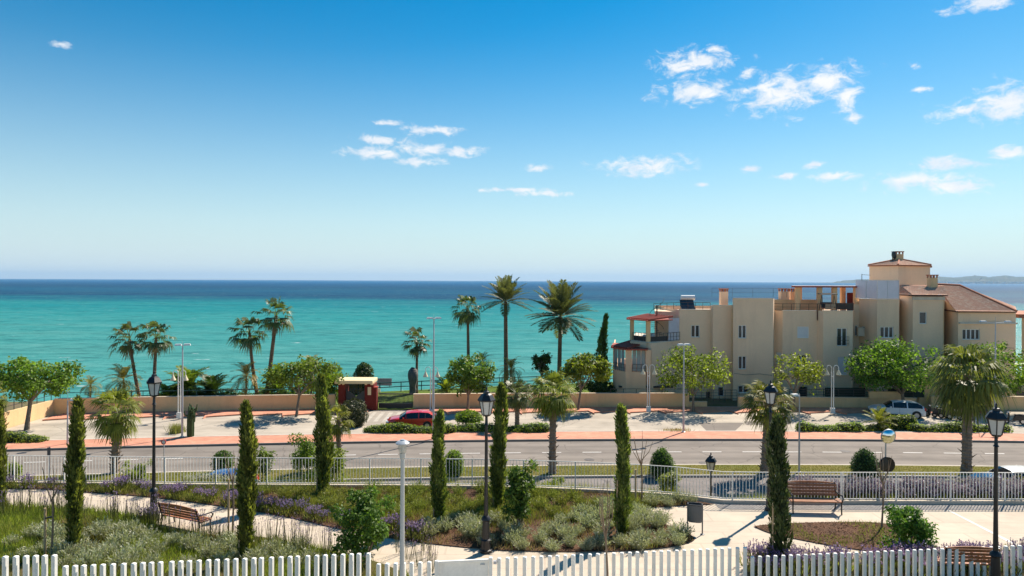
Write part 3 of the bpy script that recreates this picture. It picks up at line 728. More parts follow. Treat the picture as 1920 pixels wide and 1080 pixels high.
railing(bld, [W(1335, 79, zB+.05), W(1450, 79, zB+.05), W(1475, 79, zB+.05)], 1.0, 2.0, .012, DKMETAL, 2)
# drain pipe
MB().tube([W(1533, 74.3, zD+.1), W(1533, 74.3, zD-1.0)], .05, 6).build('drain_pipe', RUSTM, bld)
# roof terrace pergola with columns
zp = Z(1545, 539, 78)
slab = MB(); slab.prism([(X(1484, 77), 77), (X(1612, 77), 77), (X(1612, 81), 81), (X(1484, 81), 81)], zp, zp+.16)
pg = slab.build('pergola_roof', REDWOOD, bld)
MB().prism([(X(1486, 77.2), 77.2), (X(1611, 77.2), 77.2), (X(1611, 80.8), 80.8), (X(1486, 80.8), 80.8)], zp+.163, zp+.2).build('pergola_cover', WHITEP, pg)
for px, d in ((1497, 77.3), (1538, 77.3), (1566, 77.3), (1582, 80.4), (1607, 77.3), (1500, 80.4)):
    x = X(px, d); MB().box(x-.24, x+.24, d, d+.42, zD-.4, zp).build('column', STUCCO2, bld)
MB().prism([(X(1452, 79), 79), (X(1528, 79), 79), (X(1536, 79), 79), (X(1536, 79.3), 79.3), (X(1452, 79.3), 79.3)], zD-.3, zD+1.1).build('terrace_wall', STUCCO2, bld)
MB().prism([(X(1588, 80), 80), (X(1604, 80), 80), (X(1604, 80.3), 80.3), (X(1588, 80.3), 80.3)], zD-.3, zD+1.9).build('terrace_wall', REDWALL, bld)
# frosted balustrade in front of the tower
zs0, zs1 = Z(1660, 560, 74), Z(1660, 526, 74)
for (a, da, b, db) in ((1605, 77.2, 1644, 74.05), (1645.5, 74.02, 1685, 74.02)):
    MB().add([W(a, da, zs0), W(b, db, zs0), W(b, db, zs1), W(a, da, zs1), W(a, da+.03, zs0), W(b, db+.03, zs0), W(b, db+.03, zs1), W(a, da+.03, zs1)], [(0,1,2,3),(7,6,5,4),(3,2,6,7)]).build('frosted_balustrade', FROST, bld)
m = MB()
for px, d in ((1605, 77.2), (1624, 75.6), (1644.7, 74.0), (1665, 74.0), (1685.5, 74.0)): m.bar(W(px, d, zs0-.05), W(px, d, zs1+.03), .05)
m.bar(W(1605, 77.2, zs1+.03), W(1644.7, 74.0, zs1+.03), .04); m.bar(W(1644.7, 74.0, zs1+.03), W(1685.5, 74.0, zs1+.03), .04)
m.build('balustrade_frame', ALU, bld)
m = MB(); m.bar(W(1616, 79, zs1-.3), W(1616, 79, zs1+.75), .05); m.bar(W(1616, 79, zs1+.68), W(1632, 79.5, zs1+.62), .035); m.build('washing_line_post', DKMETAL, bld)
# tower
def barrel_roof(name, quads, root, mat=None, pitch=.24, amp=.028, cross=.42):
    """tiled slope: corrugated sheet over each (eave_a, eave_b, ridge_b, ridge_a) patch, stepped at each course"""
    parts = []
    for (ea, eb, rb, ra) in quads:
        ea, eb, rb, ra = [np.array(p, float) for p in (ea, eb, rb, ra)]
        L = np.linalg.norm(eb-ea); H = np.linalg.norm((ra+rb)/2-(ea+eb)/2); nu = max(4, int(L/pitch))*6+1; nv = max(3, int(H/cross))
        nrm = np.cross(eb-ea, ra-ea); nrm /= np.linalg.norm(nrm)
        if nrm[2] < 0: nrm = -nrm
        u = np.linspace(0, 1, nu); rows = []
        for j in range(nv):
            for t, lift in ((j/nv, .012), ((j+.98)/nv, 0)):
                left, right = ea+(ra-ea)*t, eb+(rb-eb)*t
                # keep tile columns running straight up the slope
                P = left[None]+(right-left)[None]*u[:, None]
                s = np.linalg.norm(P-ea, axis=1)
                along = (P-ea)@((eb-ea)/L)
                w = np.abs(np.sin(along/pitch*math.pi))*amp
                rows.append(P+nrm[None]*(w+lift)[:, None])
        V = np.vstack(rows); m_ = len(rows)
        idx = np.array([(j*nu+i, j*nu+i+1, (j+1)*nu+i+1, (j+1)*nu+i) for j in range(m_-1) for i in range(nu-1)])
        parts.append((V, idx, np.zeros(len(idx))))
    V, Fq, _ = join(parts)
    o = place(name, np_mesh(name, V-np.array(root_loc(root)), Fq), mat or TILE, root); return o
def mat_tile():
    t = NT('roof_tiles'); v = t.vec(world=True)
    vo = t.n('ShaderNodeTexVoronoi'); vo.inputs['Scale'].default_value = 3.2; t.l(v, vo.inputs['Vector'])
    c = t.ramp(vo.outputs['Distance'], [(0, (.58, .32, .21)), (.6, (.44, .22, .145)), (1, (.62, .40, .28))])
    n = t.noise(v, 1.3, 5, .7); c = t.mix(t.math('MULTIPLY', t.ramp(n, [(.5, (0,0,0)), (.75, (1,1,1))]), .5), c, (.42, .33, .24))
    vc = t.n('ShaderNodeSeparateColor'); t.l(vo.outputs['Color'], vc.inputs[0])
    c = t.mix(t.ramp(vc.outputs[0], [(.78, (0,0,0)), (.8, (.6,.6,.6))]), c, (.56, .40, .28))
    return t.done(t.bsdf(c, .85, .25))
TILE = mat_tile()
zT = Z(1684, 497, 79); zR = Z(1690, 486, 83); z0 = zI-.2
T = [(X(1630, 82), 82), (X(1684, 79), 79), (X(1744, 80.6), 80.6), (X(1744, 87), 87), (X(1640, 87), 87)]
tw = MB()
for a, b in zip(T, T[1:]+T[:1]): wall_seg(tw, a, b, z0-1, zT)
tower = tw.build('tower_wall', STUCCO, bld)
ap = (X(1686, 83.5), 83.5, zR); Te = [(X(1628, 81.9), 81.9), (X(1684, 78.7), 78.7), (X(1746, 80.4), 80.4), (X(1746, 87.2), 87.2), (X(1638, 87.2), 87.2)]
barrel_roof('tower_roof', [((*Te[i], zT+.02), (*Te[(i+1) % 5], zT+.02), ap, ap) for i in range(5)], bld)
eave = MB()
for a, b in zip(Te, Te[1:]+Te[:1]): eave.bar((*a, zT-.05), (*b, zT-.05), .18, .1)
eave.build('tower_eave', TERRA, bld)
m = MB()
for i in range(3): m.tube([(*Te[i], zT+.1), (ap[0], ap[1], ap[2]+.07)], .09, 6)
m.build('hip_tile', TERRA, bld)
m = MB(); ax_ = X(1673, 83); m.tube([(ax_, 83, zR-.4), (ax_, 83, zR+.55)], .03, 6); m.build('aerial_mast', DKMETAL, bld)
MB().lathe([(.02, 0), (.3, .06), (.48, .2), (.46, .21), (.28, .09), (.02, .04)], 14).build('tmp_dish', DKMETAL)
dsh = bpy.data.objects['tmp_dish']; dsh.name = 'satellite_dish'; dsh.data.name = 'satellite_dish'; dsh.parent = bld; dsh.location = Vector((ax_-.05, 82.9, zR+.45))-bld.location; dsh.rotation_euler = (R(8), R(80), R(10))
# small tiled roof over the window bay and the long roof on the right
zc = zI+.02
barrel_roof('bay_roof', [((X(1711, 72.8), 72.8, zc), (X(1776, 72.8), 72.8, zc), (X(1770, 76.5), 76.5, zc+.95), (X(1688, 78.5), 78.5, zc+1.0)), ((X(1686, 76.2), 76.2, zc), (X(1711, 72.8), 72.8, zc), (X(1688, 78.5), 78.5, zc+1.0), (X(1688, 78.6), 78.6, zc+1.0))], bld)
m = MB(); m.bar(W(1711, 72.95, zc-.08), W(1776, 72.95, zc-.08), .24, .12); m.bar(W(1686.5, 76.2, zc-.08), W(1711, 72.95, zc-.08), .2, .12); m.build('bay_eave', M('dark_eave', (.10, .05, .04), .8), bld)
MB().box(X(1712, 73.1)-.02, X(1772, 73.1)+.02, 73.08, 73.19, zc-.55, zc-.2).build('cornice', COPING, bld)
zk = zK+.02
E1, E2 = (X(1793, 71.7), 71.7, zk), (X(1907, 71.7), 71.7, zk-.03); R1 = (X(1755, 81), 81, Z(1755, 534, 81)); R2 = (X(1800, 81), 81, Z(1800, 536, 81)); L1 = (X(1770, 75.6), 75.6, zk+(R1[2]-zk)*(75.6-71.7)/(81-71.7))
barrel_roof('long_roof', [(E1, E2, R2, R1), ((X(1770, 76), 76, zk+1.2), E1, R1, R1)], bld)
barrel_roof('long_roof', [(E2, (X(1904, 86), 86, zk), R2, R2)], bld)
m = MB(); m.tube([(E2[0], E2[1], E2[2]+.1), (R2[0], R2[1], R2[2]+.1)], .1, 6); m.tube([(R2[0], R2[1], R2[2]+.1), (R1[0], R1[1], R1[2]+.1)], .1, 6); m.build('hip_tile', TERRA, bld)
m = MB(); m.bar(W(1797, 71.8, zk-.07), W(1906, 71.8, zk-.07), .2, .1); m.bar(W(1772, 75.2, zk-.0), W(1797, 71.8, zk-.07), .2, .1); m.build('long_eave', M('dark_eave', (.10, .05, .04)), bld)
zc2 = Z(1850, 606, 72); m = MB(); m.box(X(1798, 72), X(1906, 72), 71.8, 71.998, zc2-.08, zc2+.08); m.build('cornice', COPING, bld)
# gable filler under the long roof's left side
MB().add([W(1771, 75.4, zK), W(1797, 72.0, zK), W(1771, 75.4, zK+1.15)], [(0,1,2)]).build('gable_wall', STUCCO, bld)

# --- west end: veranda below, pillared terrace above
vz1 = Z(1190, 656, 71.5)
P = lambda px, d: (X(px, d), d)
Vv = MB()
def ppier(mb, pts, z0, z1):
    q = [P(*p) for p in pts]; ar = sum(q[i][0]*q[(i+1) % len(q)][1]-q[(i+1) % len(q)][0]*q[i][1] for i in range(len(q)))
    if ar < 0: q.reverse()
    mb.prism(q, z0, z1)
zlow = Z(1190, 697, 71.5)
ppier(Vv, [(1150, 73.4), (1174, 71.5), (1212, 71.5), (1212, 84), (1158, 84)], -.03, zlow)
for pts in ([(1173, 71.55), (1185.5, 71.52), (1185.5, 72.1), (1174, 72.3)], [(1211.5, 71.6), (1221, 71.6), (1221, 76), (1211.5, 76)], [(1150, 73.4), (1151.5, 73.25), (1155, 84), (1153, 84)]): ppier(Vv, pts, zlow-.02, vz1)
Vv.build('veranda_wall', STUCCO, bld)
def vpane(pxa, da, pxb, db, z0, z1, mat, name='veranda_pane', parent=bld):
    return MB().add([W(pxa, da, z0), W(pxb, db, z0), W(pxb, db, z1), W(pxa, da, z1)], [(0,1,2,3)]).build(name, mat, parent)
for i in range(3):
    f0, f1 = i/3+.01, (i+1)/3-.01
    vpane(1152+(1172-1152)*f0, 73.3+(71.75-73.3)*f0, 1152+(1172-1152)*f1, 73.3+(71.75-73.3)*f1, zlow+.05, vz1-.05, CURTAIN)
    vpane(1186+(1211-1186)*f0, 71.7, 1186+(1211-1186)*f1, 71.7, zlow+.05, vz1-.05, CURTAIN)
railing(bld, [W(1151, 73.2, zlow), W(1173, 71.42, zlow)], .75, .32, .02, DKMETAL, 2, 'veranda_railing'); railing(bld, [W(1186.5, 71.44, zlow), W(1211.5, 71.44, zlow)], .75, .42, .02, DKMETAL, 2, 'veranda_railing')
vr = [(1146, 73.2), (1176, 70.9), (1215, 70.9), (1217, 76.5), (1150, 78)]
MB().prism([P(*p) for p in vr], vz1, vz1+.14).build('veranda_roof', REDWOOD, bld)
k = 0
for f in np.linspace(0, 1, 9):
    a = Vector((*P(1147+f*30, 73.3-f*2.3), vz1+.2)); b = Vector((*P(1187+f*30, 77-f*2.3), vz1+.55)); MB().bar(a, b, .1, .16).build('roof_batten', REDWOOD, bld)
# body of the west wing behind and the upper terrace
zfl = Z(1230, 640, 74)                                   # upper terrace floor line
Wb = MB(); ppier(Wb, [(1212, 72.4), (1222, 71.8), (1256, 73.6), (1275, 74.98), (1290, 86), (1200, 86)], -.03, zfl)
ppier(Wb, [(1182, 74.2), (1213, 72.2), (1214, 74), (1190, 76)], vz1+.15, zfl)
Wb.build('west_wall', STUCCO, bld)
MB().prism([P(*p) for p in ((1184, 74.6), (1216, 72.0), (1256, 73.4), (1275, 74.9), (1285, 85), (1192, 85))], zfl+.002, zfl+.09).build('terrace_floor', COPING, bld)
zpr = Z(1215, 601, 73)
for px, d, w in ((1186, 74.6, .38), (1216.5, 72.2, .42), (1240, 79, .36)):
    x = X(px, d); MB().box(x-w/2, x+w/2, d, d+.42, zfl+.05, zpr).build('column', STUCCO2, bld)
for (a, da, b, db) in ((1188.5, 74.3, 1213, 72.5), (1219, 72.25, 1252, 73.4)):
    MB().add([W(a, da, zfl+.12), W(b, db, zfl+.12), W(b, db, zfl+.62), W(a, da, zfl+.62)], [(0,1,2,3)]).build('cloth_screen', GREYCLOTH, bld)
railing(bld, [W(1187, 74.4, zfl+.09), W(1214, 72.3, zfl+.09), W(1252, 73.35, zfl+.09), W(1275, 74.8, zfl+.09)], .85, .5, .02, DKMETAL, 2)
vpane(1254, 73.55, 1274, 74.85, zfl+.15, zpr+.2, FROST, 'terrace_screen')
pr = [(1175, 74.6), (1214, 71.4), (1262, 73.4), (1240, 79.5), (1190, 80)]
m = MB().prism([P(*p) for p in pr], zpr, zpr+.1); tr = m.build('pergola_roof', REDWOOD, bld)
for f in np.linspace(0, 1, 10):
    a = Vector((*P(1176+f*40, 74.9-f*3.4), zpr+.14)); b = Vector((*P(1216+f*46, 79-f*5.2), zpr+.4)); MB().bar(a, b, .1, .17).build('roof_batten', REDWOOD, bld)
# spiral stair on the terrace
sp_ = thing('spiral_staircase', 'dark spiral staircase on the pillared terrace of the apartment block', 'staircase', (X(1232, 76), 76, zfl+.09))
o = MB().tube([Vector((0,0,0)), Vector((0,0,3.7))], .07, 8); o.v = [tuple(Vector(p)+sp_.location) for p in o.v]; o.build('centre_post', DKMETAL, sp_)
for i in range(15):
    a = i*.42; z = .2+i*.23; d0 = Vector((math.cos(a), math.sin(a), 0)); d1 = Vector((-d0.y, d0.x, 0))
    t = MB().add([sp_.location+p+Vector((0,0,z)) for p in (d0*.06, d0*.75-d1*.17, d0*.75+d1*.17)]+[sp_.location+p+Vector((0,0,z+.04)) for p in (d0*.06, d0*.75-d1*.17, d0*.75+d1*.17)], [(2,1,0),(3,4,5),(0,1,4,3),(1,2,5,4),(2,0,3,5)]); t.build('tread', RUSTM, sp_)
o = MB().tube([sp_.location+Vector((math.cos(i*.21)*.76, math.sin(i*.21)*.76, 1.1+i*.115)) for i in range(30)], .025, 6); o.build('handrail', DKMETAL, sp_)
# upper left block beside stair
MB().prism([P(*p) for p in ((1228, 78.4), (1260, 77.2), (1278, 76.5), (1282, 84), (1228, 84))], zfl, zA-.3).build('stair_wall', STUCCO, bld)
# solar water heater on the roof
sx, sy_ = X(1292, 76.2), 76.2
sh = thing('solar_water_heater', 'solar water heater with white tank and black panel on the roof terrace', 'water heater', (sx, sy_, zA-.34))
L_ = sh.location
MB().tube([L_+Vector((-.75, .5, 1.62)), L_+Vector((.75, .5, 1.62))], .27, 14).build('tank', ALU, sh, smooth=True)
MB().add([L_+Vector(p) for p in ((-.95,-.75,.2),(.55,-.75,.2),(.55,.35,1.4),(-.95,.35,1.4),(-.95,-.7,.12),(.55,-.7,.12),(.55,.4,1.32),(-.95,.4,1.32))], [(0,1,2,3),(7,6,5,4),(0,4,5,1),(1,5,6,2),(2,6,7,3),(3,7,4,0)]).build('collector_panel', DARKGLASS, sh)
for sx_ in (-.7, .5):
    m = MB(); m.bar(L_+Vector((sx_, .5, 0)), L_+Vector((sx_, .5, 1.45)), .05); m.bar(L_+Vector((sx_, -.7, .1)), L_+Vector((sx_, .5, .1)), .05); m.bar(L_+Vector((sx_,-.6,.1)), L_+Vector((sx_,.5,1.3)), .04); m.build('stand', DKMETAL, sh)
# swing seat under the roof pergola
ss = thing('swing_seat', 'dark canopied swing seat under the roof pergola of the apartment block', 'swing seat', (X(1553, 76.2), 76.2, zE-.3))
L_ = ss.location
MB().add([L_+Vector(p) for p in ((-.95,-.5,1.95),(.85,-.5,2.0),(.85,.6,2.1),(-.95,.6,2.05),(-.95,-.5,2.0),(.85,-.5,2.06),(.85,.6,2.16),(-.95,.6,2.11))], [(3,2,1,0),(4,5,6,7),(0,1,5,4),(1,2,6,5),(2,3,7,6),(3,0,4,7)]).build('canopy', GREYCLOTH, ss)
for s_ in (-.8, .75):
    m = MB(); m.bar(L_+Vector((s_, -.55, .02)), L_+Vector((s_*.85, 0, 1.98)), .05); m.bar(L_+Vector((s_, .55, .02)), L_+Vector((s_*.85, 0, 1.98)), .05); m.build('frame', DKMETAL, ss)
MB().obox(L_+Vector((0, 0, .55)), (.62,0,0), (0,.28,0), (0,0,.06)).build('seat', GREYCLOTH, ss); MB().obox(L_+Vector((0, .3, .85)), (.62,0,0), (0,.05,0), (0,.1,.28)).build('backrest', GREYCLOTH, ss)
# air conditioner box on the recess
ac = MB().bevbox(X(1614, 75.6)-.4, X(1614, 75.6)+.3, 75.3, 75.65, Z(1614, 630, 75.5), Z(1614, 614, 75.5), .02).build('air_conditioner', M('beige_plastic', (.5, .42, .32), .6), bld)
for px, d, zt_, zb_ in ((1374.5, 73.9, zA2, 0), (1452.5, 74.9, zD, 0), (1770.5, 73.3, zI, 0)):
    MB().tube([(X(px, d)-.12, d-.1, zb_), (X(px, d)-.12, d-.1, zt_-.3)], .05, 6).build('drain_pipe', STUCCO2, bld)
m = MB(); m.tube([(X(a, 73.1)+.0, 73.08, Z(a, b, 73.1)) for a, b in ((1377, 700), (1400, 703), (1425, 701), (1448, 704))], .018, 5); m.build('wall_cable', DKMETAL, bld)
m = MB(); m.tube([(X(a, 71.9), 71.88, Z(a, b, 71.9)) for a, b in ((1800, 650), (1840, 653), (1880, 651), (1902, 653))], .018, 5); m.build('wall_cable', DKMETAL, bld)
# neighbouring building's corner at the very edge
nb = thing('neighbour_building', 'ochre house corner with a red roof edge at the far side of the apartment block', 'building', (X(1925, 80), 80, 0))
MB().prism([P(1916, 80), (X(1916, 80)+14, 80), (X(1916, 80)+14, 90), P(1916, 90)], -.03, Z(1918, 596, 80)).build('wall', STUCCO2, nb)
MB().prism([(X(1911, 79.6), 79.6), (X(1916, 80)+14.4, 79.6), (X(1916, 80)+14.4, 90.4), (X(1911, 79.6), 90.4)], Z(1918, 596, 80), Z(1918, 589, 80)).build('roof', TERRA, nb)

# ================================================================== GARDEN WALL AND GATES
gw = thing('garden_wall', 'long low ochre rendered wall between the parking and the seaside gardens', 'wall', (0, 66, 0))
def wall_run(xs, h, t=.25, root=gw):
    P1 = [(x, wall_y(x)) for x in xs]; P2 = [(x, wall_y(x)+t) for x in reversed(xs)]
    MB().prism(P1+P2, -.03, h).build('wall_run', STUCCO2, root)
    Q1 = [(x, wall_y(x)-.05) for x in xs]; Q2 = [(x, wall_y(x)+t+.05) for x in reversed(xs)]
    MB().prism(Q1+Q2, h, h+.07).build('wall_coping', M('wall_coping', (.62, .50, .36), .9), root)
wall_run(list(np.linspace(-42.0, -17.0, 14)), 1.42)
wall_run(list(np.linspace(-9.55, 17.6, 12)), 1.38)
wall_run(list(np.linspace(17.62, 19.4, 3)), .55)
wall_run(list(np.linspace(22.5, 40.0, 10)), 1.05)
wall_run(list(np.linspace(41.5, 60.0, 10)), 1.25)
cx0, cy0 = -42.0, wall_y(-42.0)
MB().prism([(cx0-.4, 55.0), (cx0-.12, 55.0), (cx0, cy0+.1), (cx0-.28, cy0+.1)], -.03, 1.36).build('wall_run', STUCCO2, gw)
MB().prism([(-60, 54.7), (cx0-.12, 54.7), (cx0-.12, 54.98), (-60, 54.98)], -.03, 1.36).build('wall_run', STUCCO2, gw)
# railings over the wall
def fence_rail(name, label, pts, h, step, mat, mids, cat='railing'):
    t = thing(name, label, cat, pts[0])
    mb = MB()
    for p, q in zip(pts, pts[1:]):
        p, q = Vector(p), Vector(q)
        for k in range(mids): z = h*(k+1)/mids; MB().bar(p+Vector((0,0,z)), q+Vector((0,0,z)), .05 if k == mids-1 else .035).build('rail', mat, t)
        n = max(1, round((q-p).length/step))
        for k in range(n+1): c = p.lerp(q, k/n); MB().bar(c, c+Vector((0,0,h)), .045).build('post', mat, t)
    return t
fence_rail('railing', 'dark metal railing on the side wall running towards the street corner', [(cx0-.25, 55.1, 1.36), (cx0-.14, cy0-.2, 1.4)], .85, .95, DKMETAL, 2)
fence_rail('railing', 'dark green railing behind the ochre wall in front of the sea', [(x, wall_y(x)+.5, 1.45) for x in np.linspace(-41.8, -18, 6)], .5, 2.4, M('green_metal', (.03, .09, .09), .5), 1)
fence_rail('railing', 'thin dark railing on the wall in front of the apartment block', [(x, wall_y(x)+.12, 1.42) for x in np.linspace(9.8, 17.5, 4)], .42, 1.3, DKMETAL, 1)
fence_rail('gate_railing', 'barred dark railing filling the gap in the wall beside the round tree', [(17.7, wall_y(17.7)+.12, .6), (22.4, wall_y(22.4)+.12, .6)], 1.15, .6, DKMETAL, 4)
fence_rail('railing', 'thin dark railing on the low wall behind the pale twin lamp', [(22.6, wall_y(22.6)+.12, 1.1), (31, wall_y(31)+.12, 1.1), (39.8, wall_y(39.8)+.12, 1.1)], .75, 1.6, DKMETAL, 3)
for (xa, xb, lab) in ((31.2, 35.2, 'dark green windbreak net on the railing beneath the shuttered windows'), (37.4, 41.0, 'dark green windbreak net on the railing behind the parked white car')):
    y = wall_y((xa+xb)/2)+.3; o = MB().box(xa, xb, y, y+.05, 1.1, 2.0).build('windbreak_net', DKGREEN); tag(o, lab, 'net', 'windbreak nets on the railing')
bx_ = MB().box(35.3, 38.6, wall_y(37)-.35, wall_y(37)-.02, 1.08, 1.75); tag(bx_.build('wall_box', STUCCO2), 'raised ochre block on the low wall behind the parked white car', 'wall')
MB().box(41.0, 43.4, wall_y(43)+1.2, wall_y(43)+1.6, -.03, 3.1).build('side_wall', STUCCO2, bld)
tag(MB().box(11.2, 16.8, 72.0, 73.0, 1.45, 1.62).build('awning', DKMETAL), 'flat dark awning edge behind the wall below the veranda', 'awning')

# cliff-top fence of the lawn
cf = thing('cliff_fence', 'dark green rail fence along the lawn at the cliff edge', 'fence', G(890, 727, 0))
GREENM = M('green_metal', (.03, .09, .09), .5)
cpts = [(x, float(np.interp(x, [e[0] for e in edge], [e[1] for e in edge]))-1.0, .03) for x in np.linspace(-41, 14, 26)]
for p, q in zip(cpts, cpts[1:]):
    for z in (.55, 1.05): MB().bar(Vector(p)+Vector((0,0,z)), Vector(q)+Vector((0,0,z)), .09, .09).build('rail', GREENM, cf)
    MB().bar(p, Vector(p)+Vector((0,0,1.12)), .09).build('post', GREENM, cf)
sg = thing('notice_board', 'small pale notice board fixed before the cliff fence on the lawn', 'sign', G(721, 726, 0))
L_ = sg.location
MB().obox(L_+Vector((0,0,.62)), (.85,0,0), (0,.03,0), (0,0,.42)).build('board', M('grey_board', (.33, .33, .34), .7), sg)
for s_ in (-.6, .6): MB().bar(L_+Vector((s_, .06, 0)), L_+Vector((s_, .06, .8)), .06).build('post', DKMETAL, sg)

# entrance pavilion
ex0, ex1 = X(633, 66), X(706, 66.2); ey = wall_y(-15)
en = thing('entrance_pavilion', 'dark red garden entrance with cream flat roof and grey double gate', 'gatehouse', ((ex0+ex1)/2, ey, 0))
zr = Z(668, 722, 66)
xL0, xL1 = ex0, ex0+.62; xR0, xR1 = X(683, 66), ex1
for (a, b, y0, y1, h) in ((xL0, xL1, ey-.55, ey+1.2, zr), (xR0, xR0+.85, ey-.55, ey+1.2, zr)): MB().box(a, b, y0, y1, .0, h).build('pier', REDWALL, en)
MB().box(xR0+.855, xR1, ey-.5, ey+.3, .0, Z(700, 729, 66)).build('side_wall', REDWALL, en)
MB().box(xR0+.84, xR1+.05, ey-.55, ey+.35, Z(700, 729, 66), Z(700, 729, 66)+.08).build('side_coping', M('red_coping', (.30, .05, .035), .8), en)
CREAM = M('cream_paint', (.74, .60, .36), .85, var=.08)
MB().bevbox(X(626, 65.6), X(698, 65.6), ey-1.0, ey+1.5, zr+.12, zr+.42, .05).build('roof', CREAM, en)
m = MB()
for xx in (xL0+.05, xL1-.2, xR0+.05, xR0+.6): m.box(xx, xx+.18, ey-.75, ey+1.3, zr-.02, zr+.12)
m.build('roof_bracket', CREAM, en)
GATEG = M('gate_grey', (.075, .082, .085), .55, var=.08)
gx0, gx1 = xL1, xR0; gm = (gx0+gx1)/2; gh = zr-.55
for s_, (a, b) in ((0, (gx0, gm-.01)), (1, (gm+.01, gx1))):
    hi, lo = gh, gh-.68
    za, zb = (hi, lo) if s_ == 0 else (lo, hi)
    MB().add([(a, ey, .05), (b, ey, .05), (b, ey, zb), (a, ey, za), (a, ey+.06, .05), (b, ey+.06, .05), (b, ey+.06, zb), (a, ey+.06, za)], [(0,1,2,3),(7,6,5,4),(0,4,5,1),(1,5,6,2),(2,6,7,3),(3,7,4,0)]).build('gate_leaf', GATEG, en)
    m = MB()
    for k in range(1, 6): xx = a+(b-a)*k/6; m.bar((xx, ey+.03, min(za, zb)), (xx, ey+.03, gh), .025)
    m.bar((a, ey+.03, gh), (b, ey+.03, gh), .045); m.build('gate_bars', GATEG, en)
lm = MB(); lm.box(xR0+.3, xR0+.62, ey-.62, ey-.552, zr-1.0, zr-.25); lm.build('wall_lamp', CREAM, en)
MB().box(xR0+1.25, xR0+1.5, ey-.56, ey-.502, zr-.75, zr-.4).build('plaque', CREAM, en)
# sliding barred gate
g0, g1 = xR1+.06, -9.62; gy = wall_y(-11)+.1
sgt = thing('sliding_gate', 'black barred sliding gate beside the dark red garden entrance', 'gate', (g0, gy, 0))
gtop = Z(740, 742, 66.3)
for z in (.12, .5, gtop): MB().bar((g0, gy, z), (g1, gy, z), .08, .10).build('rail', DKMETAL, sgt)
MB().box(g0, g1, gy-.012, gy+.012, .12, .48).build('kick_panel', DKMETAL, sgt)
n = 26
for k in range(n+1): xx = g0+(g1-g0)*k/n; MB().bar((xx, gy, .12), (xx, gy, gtop), .05).build('bar', DKMETAL, sgt)
# ================================================================== STREET FURNITURE
BLACK = M('black_cast_iron', (.012, .012, .014), .45, .5, var=.15)
LANTERN = M('frosted_glass', (.55, .55, .53), .25, .5, var=.06)
GALV = M('galvanised', (.46, .47, .49), .45, .5, .25, var=.08)
WHITEM = M('white_metal', (.72, .71, .68), .45, .45, var=.07)
WOODB = M('bench_wood', (.34, .135, .06), .55, .4, var=.3, scale=6)
STAKE = M('stake_wood', (.46, .33, .19), .85, var=.2, scale=5)
BARK = M('young_bark', (.27, .19, .125), .9, var=.25, scale=6)
CREAMG = M('cream_glass', (.72, .62, .42), .35, .5, var=.06)

def lantern_lamp(label, loc, H, group='black lantern lamps of the garden', scale=1.0):
    t = thing('lantern_lamp', label, 'street lamp', (0,0,0), 0, group)
    MB().lathe([(.19,0),(.19,.08),(.15,.1),(.14,.35),(.16,.38),(.12,.42),(.105,.95),(.15,1.0),(.13,1.06),(.075,1.12)], 12).build('base', BLACK, t, smooth=35)
    MB().lathe([(.065,1.1),(.052,2.2),(.045,H-1.12),(.075,H-1.10),(.045,H-1.05),(.04,H-.86)], 10).build('post', BLACK, t, smooth=35)
    z = H-.86
    h = MB(); h.lathe([(.03,z),(.12,z+.04),(.14,z+.08)], 6); h.build('lantern_seat', BLACK, t)
    m = MB()
    for k in range(6):
        a = 2*math.pi*k/6; c, s = math.cos(a), math.sin(a)
        m.bar((.14*c,.14*s,z+.08), (.225*c,.225*s,z+.5), .022)
    lf = m.build('lantern_frame', BLACK, t)
    for k in range(6):
        a, b = 2*math.pi*k/6, 2*math.pi*(k+1)/6
        MB().add([(.132*math.cos(a),.132*math.sin(a),z+.085),(.132*math.cos(b),.132*math.sin(b),z+.085),(.215*math.cos(b),.215*math.sin(b),z+.495),(.215*math.cos(a),.215*math.sin(a),z+.495)], [(0,1,2,3)]).build('lantern_pane', LANTERN, lf)
    MB().lathe([(.27,z+.49),(.275,z+.53),(.17,z+.68),(.10,z+.72),(.09,z+.78),(.04,z+.80),(.025,z+.84),(.035,z+.87),(.005,z+.93)], 6).build('lantern_cap', BLACK, t)
    t.location = loc; t.scale = (scale,)*3
    return t
lantern_lamp('black lantern lamp beside the wooden bench on the curving path', G(288, 975, GZ), Z(288, 698, G(288,975,GZ).y)-GZ)
lantern_lamp('black lantern lamp at the path edge of the central planting bed', G(911, 1035, GZ), Z(911, 729, G(911,1035,GZ).y)-GZ)
lantern_lamp('black lantern lamp behind the cypress by the plaza bench', G(1444, 957, GZ), Z(1450, 716, G(1444,957,GZ).y)-GZ)
p = D(1868, 760, 18.6); lantern_lamp('black lantern lamp rising behind the white pickets at the plaza corner', (p.x, 18.6, GZ), p.z-GZ)
p = D(1333, 851, 32.6); lantern_lamp('small black lantern lamp on the service lane beyond the white fence', (p.x, 32.6, .0), p.z)

